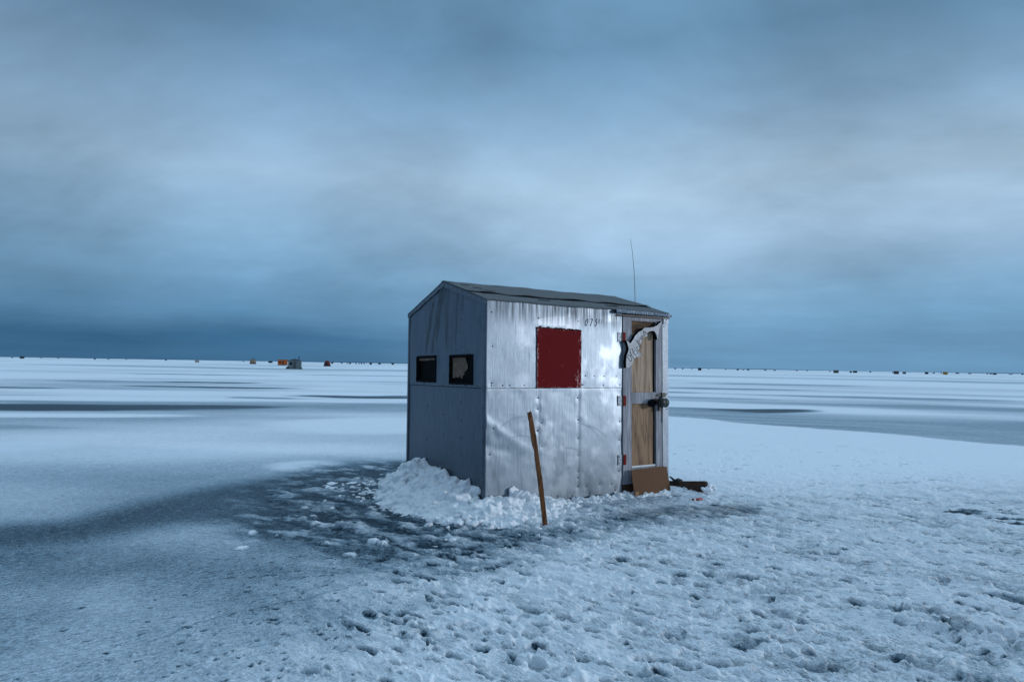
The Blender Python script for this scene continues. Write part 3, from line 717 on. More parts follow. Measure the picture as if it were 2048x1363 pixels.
# --- metal strips along the gable edges
def gable_strip(x, sgn, y0, y1, hgt, material, name='edge_strip', th=.004, segs=24, seed=0):
    vs = []; fs = []; rr = random.Random(seed)
    for i in range(segs + 1):
        y = y0 + (y1 - y0) * i / segs; zt = float(slope_top(np.array(min(max(y, 0), G)))) + .014; hh = hgt * (1 + rr.uniform(-.12, .12))
        for xx in (x, x + sgn * th):
            vs += [(xx, y, zt), (xx, y, zt - hh)]
    for i in range(segs):
        b = 4 * i
        for q in ((0, 1, 5, 4), (2, 6, 7, 3), (0, 4, 6, 2), (1, 3, 7, 5)): fs.append(tuple(b + k_ for k_ in q))
    fs += [(0, 2, 3, 1), (4 * segs, 4 * segs + 1, 4 * segs + 3, 4 * segs + 2)]
    mb = MB(); mb.add(vs, fs); return mb.build(name, material, shed)
gable_strip(-.012, -1, 0.0, G / 2, .052, M['darktrim'], seed=1)
gable_strip(-.012, -1, G / 2, G + .02, .056, M['darktrim'], seed=2)
gable_strip(L + .004, 1, 0.0, G / 2, .05, M['galv'], seed=3)
gable_strip(L + .004, 1, G / 2, G + .02, .05, M['galv'], seed=4)
# corner trims
def strip_box(name, material, x0, x1, y0, y1, z0, z1, bevel=.001): return MB().box(x0, x1, y0, y1, z0, z1).build(name, material, shed, bevel)
# near corner: the gable sheet is folded round a strip with a screw row
def corner(name):
    vs = []; fs = []; n = 70
    for i in range(n + 1):
        z = .02 + (HE - .02) * i / n
        wv = 0.004 * math.sin(z * 9) * (z < 1.2) + .003 * math.sin(z * 23 + 1) * (z < 1.2)
        d = float(side_disp(np.array(0.012), np.array(z)))
        vs += [(-.0075, 0.075 + wv, z), (-.0095, 0.06, z), (-.010, 0.0 - d, z), (-.002, -.008 - d, z), (0.006 + abs(wv), -.0075 - d, z), (0.006 + abs(wv), -.003 - d, z)]
    for i in range(n):
        for k_ in range(5): fs.append((6 * i + k_, 6 * i + k_ + 1, 6 * i + 7 + k_, 6 * i + 6 + k_))
    mb = MB(); mb.add(vs, fs); return mb.build(name, M['gable'], shed, smooth=True)
corner('corner_strip')
strip_box('corner_strip', M['darktrim'], -.012, .03, G - .03, G + .006, .02, HE - .02)
# right hand metal post beside the door
sheet('door_post', (DX1, L + .004), (.105, HE - .03), .008, .008, pos_side(0.012), lambda u, z: .0015 * fbm(u * 9, z * 6, o=2), M['galv'], shed)
MB().box(DX1, L + .002, -.006, .05, .105, HE - .035).build('corner_post', M['galv'], shed)
MB().box(2.315, 2.402, -.020, -.0150, .895, 1.125).build('patch_plate', M['galv'], shed, .001)
MB().box(2.345, 2.425, -.022, -.0155, 1.905, 1.985).build('patch_plate', M['galv'], shed, .001)
# crumpled flashing over the door
def flashing():
    vs = []; fs = []; n = 120; rr = random.Random(4)
    for i in range(n + 1):
        x = 1.605 + (L + .02 - 1.605) * i / n; j1, j2 = rr.uniform(-.004, .004), rr.uniform(-.004, .004)
        zt = HE + .006 - .010 * (i / n)
        vs += [(x, -.012 + j1 * .5, zt), (x, -.052 + j1, zt - .006 + j2), (x, -.056 + j2, zt - .022 + j1), (x, -.050 + j1, zt - .038 + j2 * .6), (x, -.012, zt - .040), (x, -.004, zt - .026)]
    for i in range(n):
        for k_ in range(5): fs.append((6 * i + k_, 6 * i + k_ + 1, 6 * i + 7 + k_, 6 * i + 6 + k_))
    mb = MB(); mb.add(vs, fs); return mb.build('door_flashing', M['galv'], shed)
flashing()
MB().box(1.66, L + .01, -.038, -.006, 1.968, 1.981).build('drip_rail', M['black'], shed)

# --- runners under the hut
for y0 in (.03, G - .12):
    MB().box(0.0, L + .006, y0, y0 + .09, -.03, .105).build('runner', M['runner'], shed, .006)
MB().box(0.6, L + .008, -.002, .028, -.02, .045 if 0 else .012).build('bottom_board', M['runner'], shed, .002)
MB().box(DX0 + .004, L + .007, .0, .029, -.02, .104).build('sill_board', M['runner'], shed, .003)

# --- door
door = MB().box(DX0 + .008, DX1 - .004, .022, .045, .105, 1.965).build('door', M['inside'], shed)
def dpart(name, m_, x0, x1, z0, z1, y0=-.012, y1=.0215, bevel=.002): return MB().box(x0, x1, y0, y1, z0, z1).build(name, M[m_], door, bevel)
dpart('stile', 'stile', DX0 + .012, 1.862, .108, 1.962)
dpart('stile', 'stile', 2.232, DX1 - .006, .108, 1.962)
dpart('rail', 'stile', 1.8625, 2.2315, 1.922, 1.962, -.010)
dpart('rail', 'stile', 1.8625, 2.2315, .992, 1.118, -.010)
dpart('rail', 'stile', 1.8625, 2.2315, .108, .282, -.010)
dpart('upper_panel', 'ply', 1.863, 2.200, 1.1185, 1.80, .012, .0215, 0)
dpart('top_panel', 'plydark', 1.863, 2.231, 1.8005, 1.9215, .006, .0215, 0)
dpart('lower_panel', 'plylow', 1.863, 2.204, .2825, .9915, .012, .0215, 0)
MB().box(1.866, 2.228, -.0095, .0115, .2825, .300).build('ledge_snow', M['pile'], door, .006)
# hinges: bare leaf on the wall, red leaf on the door
for (hx, hz, hh) in ((1.722, 1.730, .108), (1.728, 1.027, .112), (1.731, .380, .112)):
    y = -float(side_disp(np.array(hx - .03), np.array(hz))) - .0065
    mb = MB().box(hx - .062, hx - .006, y - .004, y, hz - hh / 2, hz + hh / 2)
    h = mb.build('hinge', M['galv'], shed, .001)
    MB().tube([(hx, y - .005, hz - hh / 2), (hx, y - .005, hz + hh / 2)], .0075, 10).build('hinge_pin', M['black'], h)
    MB().box(hx + .006, hx + .044, -.0205, -.0125, hz - hh / 2, hz + hh / 2).build('hinge_leaf', M['redhinge'], h, .001)
    for dx, dz2 in ((-.045, .036), (-.025, .0), (-.045, -.036)):
        MB().lathe((hx + dx, y - .003, hz + dz2), (0, -1, 0), [(0, .006), (.003, .0055), (.004, .002)], 10).build('screw', M['screw'], h)
# knob, hasp and padlock
kb = MB(); kb.lathe((2.215, -.0125, 1.012), (0, -1, -.05), [(0, .034), (.012, .034), (.018, .020), (.045, .022), (.065, .046), (.095, .056), (.125, .050), (.145, .022)], 24)
knob = kb.build('door_knob', M['black'], door, smooth=True)
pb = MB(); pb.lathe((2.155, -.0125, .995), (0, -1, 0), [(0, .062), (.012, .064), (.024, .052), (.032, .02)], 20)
pb.v = [(q[0] if q[0] > 2.155 else 2.155 + (q[0] - 2.155) * .95, q[1], .995 + (q[2] - .995) * (.62 if q[0] < 2.155 else .75)) for q in pb.v]; pb.build('pouch_and_shadow', M['tar'], door, smooth=True)  # black pouch and the knob's cast shadow modelled as one dark disc
kb = MB(); kb.lathe((2.31, -.020, .998), (0.15, -1, 0), [(0, .03), (.02, .024), (.035, .050), (.06, .054), (.08, .038), (.09, .01)], 20)
kb.build('latch_housing', simple('greenish_iron', (.03, .04, .03), .5, .3, .5, 50, .5, .003), door, smooth=True)
hasp = MB().box(2.245, 2.372, -.030, -.0245, 1.075, 1.098).build('hasp', M['black'], door, .001)
MB().box(2.300, 2.355, -.040, -.0305, 1.060, 1.112).build('hasp_staple', M['black'], hasp, .002)
pl = MB().box(2.242, 2.282, -.050, -.028, .905, .950).build('padlock', M['black'], door, .004)
MB().tube([(2.250, -.039, .948), (2.250, -.039, .985), (2.256, -.039, .996), (2.268, -.039, .996), (2.274, -.039, .985), (2.274, -.039, .948)], .004, 8).build('shackle', M['galv'], pl)
MB().tube([(2.335, -.03, .97), (2.322, -.022, .93), (2.326, -.018, .86), (2.318, -.018, .80), (2.326, -.018, .765)], .004, 6).build('pull_cord', M['black'], door)
# --- red hatch
hx0, hx1, hz0, hz1 = .586, 1.148, 1.176, 1.792
us = np.linspace(hx0, hx1, 60); zs = np.linspace(hz0, hz1, 60); U_, Z_ = np.meshgrid(us, zs)
rs_ = np.random.RandomState(2)
e = np.minimum(np.minimum(U_ - hx0, hx1 - U_), np.minimum(Z_ - hz0, hz1 - Z_))
Uj = U_ + np.where((U_ == hx0) | (U_ == hx1), .003 * perlin(Z_ * 25, Z_ * 0), 0); Zj = Z_ + np.where((Z_ == hz1), -.012 * (U_ - hx0) / .56 + .003 * perlin(U_ * 30, U_ * 0), 0)
u = Uj.ravel(); z = Zj.ravel()
front = np.column_stack([u, -.018 - .0015 * fbm(u * 3, z * 3, o=2), z]); n_ = len(us)
idx = np.arange(n_ * n_).reshape(n_, n_); q = np.stack([idx[:-1, :-1], idx[:-1, 1:], idx[1:, 1:], idx[1:, :-1]], -1).reshape(-1, 4)
rim = np.concatenate([idx[0, :-1], idx[:-1, -1], idx[-1, :0:-1], idx[:0:-1, 0]])
back = front[rim].copy(); back[:, 1] = .004; b0 = len(front); m2 = len(rim)
fr_ = np.array([[rim[i], rim[(i + 1) % m2], b0 + (i + 1) % m2, b0 + i] for i in range(m2)])
me = mesh_np('hatch', np.vstack([front, back]), np.vstack([q, fr_]), smooth=False)
st_ = np.append(np.exp(-(e.ravel() / .03)), np.ones(m2) * .5)
st_[:b0] += .75 * np.exp(-(((u - 1.09) / .05) ** 2 + ((z - 1.27) / .06) ** 2)) + .55 * np.exp(-(((u - .90) / .05) ** 2 + ((z - 1.40) / .02) ** 2)) + .2 * (u > 1.1)
set_attr(me, 'stain_shade', st_)
hatch = link('hatch', me, M['red'], shed)
jb = MB(); rr = random.Random(9); n = 46
for i in range(n):
    x = hx0 - .002 + (hx1 - hx0 + .004) * i / n; xx = hx0 - .002 + (hx1 - hx0 + .004) * (i + 1) / n; dr = -.012 * i / n
    jb.box(x, xx, -.021, -.004, hz1 - .004 + dr, hz1 + dr + rr.uniform(.001, .011 if i > 16 else .005))
jb.build('hatch_seal', M['tar'], hatch)
# --- gable windows
for wi, (y0, y1, z0, z1) in enumerate(WN):
    fr = MB(); rr = random.Random(wi); n = 16
    b_ = .014
    for a0, a1, c0, c1 in ((y0 - .006, y1 + .006, z1 - .002, z1 + b_), (y0 - .006, y1 + .006, z0 - b_, z0 + .002), (y0 - b_, y0 + .002, z0 - .01, z1 + .01), (y1 - .002, y1 + b_, z0 - .01, z1 + .01)):
        hor = (a1 - a0) > (c1 - c0)
        for i in range(n):
            j_ = rr.uniform(-.004, .004)
            if hor: fr.box(-.014, -.001, a0 + (a1 - a0) * i / n, a0 + (a1 - a0) * (i + 1) / n + .0003, c0 + j_ * .6, c1 + j_ * .8)
            else: fr.box(-.0135, -.0012, a0 + j_ * .6, a1 + j_ * .7, c0 + (c1 - c0) * i / n, c0 + (c1 - c0) * (i + 1) / n + .0003)
    f_ = fr.build('window', M['tar'], shed)
    MB().box(.020, .024, y0 - .01, y1 + .01, z0 - .01, z1 + .01).build('pane', M['glass'], f_)
    fr2 = MB().box(.0, .019, y0, y0 + .016, z0, z1).box(.0, .019, y1 - .016, y1, z0, z1).box(.0, .0185, y0 + .016, y1 - .016, z1 - .014, z1).box(.0, .0185, y0 + .016, y1 - .016, z0, z0 + .014)
    fr2.build('window_frame', M['inside'], f_)
    cb = MB(); rr = random.Random(20 + wi)
    if wi == 0:       # rolled blind: only a strip at the top
        n = 20
        for i in range(n):
            cb.box(.010, .0195, y0 + .02 + (y1 - y0 - .04) * i / n, y0 + .02 + (y1 - y0 - .04) * (i + 1) / n, z1 - .040 + rr.uniform(-.006, .008), z1 - .0145)
    else:             # torn curtain at the far half (left in the picture), hanging askew
        n = 26; vs = []; fs = []
        for i in range(n + 1):
            f01 = i / n; y = y1 - .02 - f01 * .30
            zb = z0 + .05 + .11 * f01 ** 2 + rr.uniform(-.012, .012) - .035 * (f01 > .5) * (f01 < .8)
            vs += [(.014 + .004 * math.sin(i * 1.9), y, z1 - .016), (.014 + .004 * math.sin(i * 1.9 + .6), y - .02 * f01, (z1 + zb) / 2), (.015 + .004 * math.sin(i * 2.3), y - .05 * f01, zb)]
        for i in range(n):
            for k_ in range(2): fs.append((3 * i + k_, 3 * i + k_ + 1, 3 * i + 4 + k_, 3 * i + 3 + k_))
        cb.add(vs, fs)
    cb.build('curtain', M['curtain'], f_)
# --- screws
smb = MB().lathe((0, 0, 0), (0, -1, 0), [(-.002, .0078), (.003, .0075), (.005, .003)], 8); s0 = smb.build('screw', M['screw'], shed)
def add_screw(loc, gable=False, sc=1.0):
    global s0
    if s0.get('used'): o = s0.copy(); COL.objects.link(o); o.parent = shed
    else: o = s0; s0['used'] = True
    o.location = loc; o.rotation_euler = (0, 0, -math.pi / 2 if gable else 0); o.scale = (sc,) * 3
for sx_, sz_ in SCREWS:
    off = .0045 if sz_ > HS else 0.0
    add_screw((sx_, -off - float(side_disp(np.array(sx_), np.array(sz_))) - .001, sz_), sc=random.uniform(.8, 1.15))
for x in (.63, .73, .89, .99, 1.08): add_screw((x, -.014, hz1 + .012 - .02 * (x - .6) / .55))
for (x, z) in ((2.385, 1.955), (2.37, 1.925), (2.357, 1.88), (2.392, .925), (2.392, 1.10)): add_screw((x, -.024 if z != 1.88 else -.014, z), sc=.8)
GS = [(1.25, 2.093), (0.537, 2.021), (0.533, 1.869), (1.231, 1.551), (0.525, 1.586), (1.36, 0.941), (0.934, 0.863), (0.928, 0.653), (0.521, 1.022), (0.516, 0.831), (0.511, 0.652), (1.374, 0.558), (0.506, 0.484)]
for y, z in GS: add_screw((-.004 * (z > HS) - float(gable_disp(np.array(y), np.array(z))) - .001, y, z), True, .8)
for z in (1.93, 1.74, 1.55, 1.33, 1.19, .98, .80, .66, .63, .57, .50, .44, .36, .27, .21): add_screw((-.0105, .032 + .006 * math.sin(z * 40), z), True, .75)
for i in range(9):
    y = .08 + i * .105; add_screw((-.0165, y, float(slope_top(np.array(y))) - .012), True, .7)
    y = G - .05 - i * .105; add_screw((-.0165, y, float(slope_top(np.array(y))) - .012), True, .7)
for y in (.16, .42, .70, .95, 1.45, 1.75): add_screw((-.006, y, HS + .016), True, .7)
# --- shadow gap between upper and lower sheets, laid on as dark strips
mb = MB(); N_ = 90
for i in range(N_):
    a_, b_ = DX0 * i / N_, DX0 * (i + 1) / N_
    f_ = lambda q: -float(side_disp(np.array(q), np.array(HS))) - .0052
    th_ = .0045 + .0015 * math.sin(i * .9)
    mb.add([(a_, f_(a_), HS - .006), (b_, f_(b_), HS - .006), (b_, f_(b_), HS - .006 + th_), (a_, f_(a_), HS - .006 + th_)], [(0, 1, 2, 3)])
mb.build('lap_shadow', M['tar'], shed)
mb = MB()
for i in range(N_):
    a_, b_ = G * i / N_, G * (i + 1) / N_
    f_ = lambda q: -float(gable_disp(np.array(q), np.array(HS))) - .0048
    mb.add([(f_(a_), a_, HS - .006), (f_(b_), b_, HS - .006), (f_(b_), b_, HS + .0), (f_(a_), a_, HS + .0)], [(0, 1, 2, 3)])
mb.build('lap_shadow', M['tar'], shed)
# --- painted figures
def ribbon(mb, pts, wd, off, wv=None):
    """a flat painted stroke lying just proud of the wall (pts in wall x,z)"""
    for i in range(len(pts) - 1):
        (x0, z0), (x1, z1) = pts[i], pts[i + 1]; d = math.hypot(x1 - x0, z1 - z0) or 1e-6; nx_, nz_ = -(z1 - z0) / d, (x1 - x0) / d
        wa, wb = (wd, wd) if wv is None else (wd * wv[i], wd * wv[i + 1]); ex_, ez_ = (x1 - x0) / d * wd * .3, (z1 - z0) / d * wd * .3
        P4 = [(x0 - ex_ + nx_ * wa / 2, z0 - ez_ + nz_ * wa / 2), (x1 + ex_ + nx_ * wb / 2, z1 + ez_ + nz_ * wb / 2), (x1 + ex_ - nx_ * wb / 2, z1 + ez_ - nz_ * wb / 2), (x0 - ex_ - nx_ * wa / 2, z0 - ez_ - nz_ * wa / 2)]
        mb.add([(a, off(a, b) - .00002 * i, b) for a, b in P4], [(0, 1, 2, 3)])
GL = {'0': [[(.5, 1), (.2, .8), (.02, .4), (.08, .1), (.3, 0), (.55, .2), (.72, .6), (.68, .9), (.5, 1)]],
      '7': [[(.1, .92), (.25, .98), (.7, .98), (.62, .75), (.4, .4), (.22, 0)]],
      '5': [[(.85, 1.0), (.45, .93), (.38, .6), (.62, .6), (.72, .38), (.62, .12), (.35, 0), (.05, .03)]],
      '3': [[(.1, .9), (.4, 1), (.6, .8), (.35, .55), (.6, .4), (.5, .1), (.2, 0), (.05, .1)]],
      'O': [[(.5, 1), (.1, .8), (0, .4), (.2, .05), (.5, 0), (.85, .3), (.9, .7), (.5, 1)]],
      'f': [[(.75, 1.0), (.5, 1.05), (.35, .8), (.35, -.25)], [(.05, .55), (.75, .6)]],
      'i': [[(.3, .55), (.3, 0)], [(.3, .8), (.32, .86)]],
      'c': [[(.7, .5), (.4, .6), (.1, .35), (.2, .05), (.5, 0), (.75, .12)]],
      'e': [[(.15, .3), (.7, .35), (.5, .6), (.15, .45), (.1, .15), (.4, 0), (.75, .12)]],
      'B': [[(.1, 0), (.1, 1), (.55, .9), (.5, .6), (.1, .52), (.65, .42), (.6, .08), (.1, 0)]],
      'r': [[(.2, 0), (.2, .6)], [(.2, .4), (.45, .6), (.65, .52)]],
      'a': [[(.65, .55), (.3, .6), (.1, .3), (.3, 0), (.62, .2), (.65, .6), (.7, 0)]],
      'n': [[(.15, 0), (.15, .6)], [(.15, .4), (.4, .6), (.62, .45), (.65, 0)]],
      'h': [[(.15, 0), (.15, 1)], [(.15, .4), (.4, .6), (.62, .45), (.65, 0)]]}
def text(mb, s_, x, z, hgt, adv, wd, off, ang=0.0, slant=0.0):
    c, s2 = math.cos(ang), math.sin(ang); px = 0.0
    for ch in s_:
        if ch in GL:
            for st in GL[ch]:
                pts = [(px + (a * .62 + slant * b) * hgt, b * hgt) for a, b in st]
                ribbon(mb, [(x + a * c - b * s2, z + a * s2 + b * c) for a, b in pts], wd, off, None if len(pts) < 3 else [.7 + .5 * abs(math.sin(i * 1.3)) for i in range(len(pts))])
        px += adv * (0.6 if ch == 'i' else 1.0)
offw = lambda a, b: -float(side_disp(np.array(a), np.array(b))) - .0045 - .0012
for i, ch in enumerate('075'):
    mb = MB(); text(mb, ch, 1.204 + .063 * i, 1.835 + .002 * i, .074, .063, .0095, offw, 0.03, .18); mb.build('painted_digit', M['inkp'], upper)
for i, ch in enumerate('03'):
    mb = MB(); text(mb, ch, 1.384 + .036 * i, 1.868 + .001 * i, .046, .036, .0042, offw, 0.03, .15); mb.build('painted_digit', M['inkf'], upper)
# --- whip antenna fixed to the far gable
an = MB(); an.tube([(L + .03, .575, 2.02), (L + .03, .575, 2.25), (L + .03, .592, 2.6), (L + .028, .620, 2.85), (L + .026, .655, 3.03)], [.0042, .004, .0032, .0026, .0018], 6)
ao = an.build('whip_antenna', M['black'], shed)
MB().box(L + .003, L + .04, .55, .60, 2.00, 2.05).build('antenna_bracket', M['galv'], ao, .003)

# ------------------------------------------------------------------ things at the door
def wall_to_world(x, y, z): return shed_mw @ Vector((x, y, z))
shed_mw = Matrix.Translation((SX, SY, 0)) @ Euler((LX, LY, YAW), 'XYZ').to_matrix().to_4x4()
FISH = [(1.738, 1.389), (1.78, 1.394), (1.832, 1.442), (1.853, 1.491), (1.881, 1.51), (1.937, 1.515), (1.99, 1.538), (1.95, 1.552), (1.911, 1.576), (1.94, 1.631), (1.97, 1.696), (1.984, 1.732), (2.031, 1.748), (2.059, 1.757), (2.044, 1.779), (2.071, 1.802), (2.112, 1.812), (2.146, 1.817), (2.173, 1.804), (2.197, 1.765), (2.21, 1.719), (2.224, 1.766), (2.232, 1.827), (2.256, 1.884), (2.284, 1.936), (2.249, 1.911), (2.201, 1.881), (2.146, 1.858), (2.085, 1.851), (2.011, 1.845), (1.977, 1.816), (1.924, 1.794), (1.872, 1.752), (1.845, 1.712), (1.80, 1.661), (1.774, 1.68), (1.74, 1.695), (1.756, 1.66), (1.774, 1.612), (1.771, 1.582), (1.745, 1.523), (1.736, 1.455)]
sign = empty('fish_sign'); sign.matrix_world = shed_mw.copy()
tag(sign, 'pale wooden fish shaped sign with handwriting hanging askew on the hut door', 'sign')
body = MB().prism(FISH, lambda p_, s_: (p_[0], -.060 if s_ == 0 else -.0135, p_[1])).build('fish_board', M['sign'], sign, tri=True)
body.data.materials.append(M['tar'])
for p_ in body.data.polygons:
    if abs(p_.normal.y) < .7: p_.material_index = 1
offs = lambda a, b: -.0612
ang = math.atan2(1.80 - 1.50, 2.06 - 1.78)
mb = MB(); text(mb, 'Office', 1.800, 1.452, .082, .046, .0062, offs, ang, .1); text(mb, 'Branch', 1.918, 1.655, .050, .031, .0055, offs, ang, .1)
ribbon(mb, [(1.86, 1.53), (1.90, 1.56), (1.93, 1.545), (1.985, 1.54), (1.93, 1.522), (1.885, 1.517)], .004, offs); ribbon(mb, [(1.785, 1.60), (1.80, 1.585)], .006, offs)
mb.build('handwriting', M['ink'], sign)
MB().lathe((2.00, -.060, 1.80), (0, 1, 0), [(-.006, .009), (.05, .006)], 8).build('nail', M['black'], sign)
MB().lathe((1.80, -.060, 1.56), (0, 1, 0), [(-.006, .006), (.05, .005)], 8).build('nail', M['black'], sign)

# cardboard leaning at the foot of the door
cb = empty('cardboard_sheet'); cb.matrix_world = shed_mw.copy()
tag(cb, 'brown cardboard sheet leaning against the foot of the wooden door', 'cardboard')
vs = []; fs = []; n = 60
zb0, zb1, zt0, zt1 = -.02, .0, .268, .280
for i in range(n + 1):
    f = i / n; x = 1.806 + (2.345 - 1.806) * f; rp = .0003 * math.sin(i * 1.7) + .006 * math.sin(f * 3.1)
    for s_ in (0, 1):
        vs += [(x, -.125 - rp + .006 * s_, zb0 + (zb1 - zb0) * f), (x, -.062 - rp + .006 * s_, zt0 + (zt1 - zt0) * f - .01 * (f > .93))]
for i in range(n):
    b = 4 * i; fs += [(b, b + 4, b + 5, b + 1), (b + 2, b + 3, b + 7, b + 6), (b + 1, b + 5, b + 7, b + 3), (b, b + 2, b + 6, b + 4)]
fs += [(0, 1, 3, 2), (4 * n, 4 * n + 2, 4 * n + 3, 4 * n + 1)]
mb = MB(); mb.add(vs, fs); mb.build('cardboard', M['card'], cb)
MB().box(1.806, 1.85, -.134, -.1275, -.015, .045).build('torn_corner', simple('raw_card', (.32, .19, .09), .9), cb)

# ------------------------------------------------------------------ stake in the snow
def stake():
    prof = [(-.10, .325, .021, .014), (0.0, .317, .021, .014), (.2, .292, .022, .014), (.42, .262, .023, .015), (.58, .236, .021, .015), (.66, .226, .019, .014), (.70, .215, .0245, .014), (.80, .198, .024, .014), (.90, .180, .022, .0135), (.982, .164, .021, .013), (.996, .160, .016, .012)]
    rr = random.Random(3); vs = []; fs = []; N = 60
    zs_ = [p_[0] for p_ in prof]
    for i in range(N + 1):
        z = -.10 + 1.096 * i / N
        cx = float(np.interp(z, zs_, [p_[1] for p_ in prof])); hw = float(np.interp(z, zs_, [p_[2] for p_ in prof])); hd = float(np.interp(z, zs_, [p_[3] for p_ in prof]))
        j = [rr.uniform(-.0012, .0012) for _ in range(8)]
        y = 5.655 - .05 * max(z, 0)
        for k_, (a, b) in enumerate(((-1, -.8), (-.85, -1), (.85, -1), (1, -.8), (1, .8), (.85, 1), (-.85, 1), (-1, .8))):
            vs.append((cx + a * hw + j[k_], y + b * hd + j[(k_ + 3) % 8], z + (.008 * a if i == N else 0)))
    for i in range(N):
        for k_ in range(8): fs.append((8 * i + k_, 8 * i + (k_ + 1) % 8, 8 * i + 8 + (k_ + 1) % 8, 8 * i + 8 + k_))
    fs += [tuple(range(7, -1, -1)), tuple(8 * N + k_ for k_ in range(8))]
    mb = MB(); mb.add(vs, fs); o = mb.build('wooden_stake', M['stake'])
    tag(o, 'thin reddish brown wooden stake leaning left, stuck upright in the snow before the hut', 'stake')
stake()

# ------------------------------------------------------------------ plank end right of the hut, with rope lump
A = Vector((1.84, 7.70, 0)); B = Vector((2.215, 7.24, 0)); d = (B - A).normalized(); nrm = Vector((d.y, -d.x, 0)); ln = (B - A).length
out = [(0, -.05), (0, .055), (ln * .5, .095), (ln - .03, .135), (ln, .128), (ln + .005, .062), (ln - .09, -.03)]
board = empty('broken_plank', A)
tag(board, 'dark wet plank end poking out of the snow to the right of the door', 'plank')
MB().prism(out, lambda p_, s_: tuple(d * p_[0] + nrm * (.02 if s_ else -.02) + Vector((0, 0, p_[1])))).build('plank', M['runner'], board, .004)
kn = MB(); c = d * (ln * .33)
kn.tube([c + Vector((-.10, -.02, .135)), c + Vector((-.07, -.02, .115)), c + Vector((-.04, 0, .085)), c + Vector((-.02, 0, .07))], [.008, .012, .016, .02], 8)
kn.lathe(c + Vector((0, 0, .05)), (.2, 0, 1), [(0, .035), (.02, .042), (.045, .036), (.062, .018)], 12)
kn.tube([c + Vector((.0, 0, .10)), c + Vector((.04, 0, .085)), c + Vector((.055, 0, .05))], [.018, .02, .015], 8)
kn.build('rope_knot', M['black'], board, smooth=True)
# small crushed can
can = MB().lathe((0, 0, 0), (1, .25, .05), [(-.052, .018), (-.05, .024), (.05, .024), (.053, .018)], 16)
for i, v_ in enumerate(can.v): can.v[i] = (v_[0], v_[1], v_[2] * .6)
co = can.build('crushed_can', simple('faded_red_tin', (.30, .06, .06), .4, .4, .5, 30, .4, .002), smooth=True); co.location = (1.985, 6.83, .018)
tag(co, 'tiny crushed red and white can half buried in snow below the plank', 'can')
MB().lathe((0, 0, .0), (1, .25, .05), [(-.046, .0262), (-.030, .0268), (-.028, .0262)], 16).build('white_band', simple('white_tin', (.7, .66, .66), .4), co).scale = (1, 1, .62)

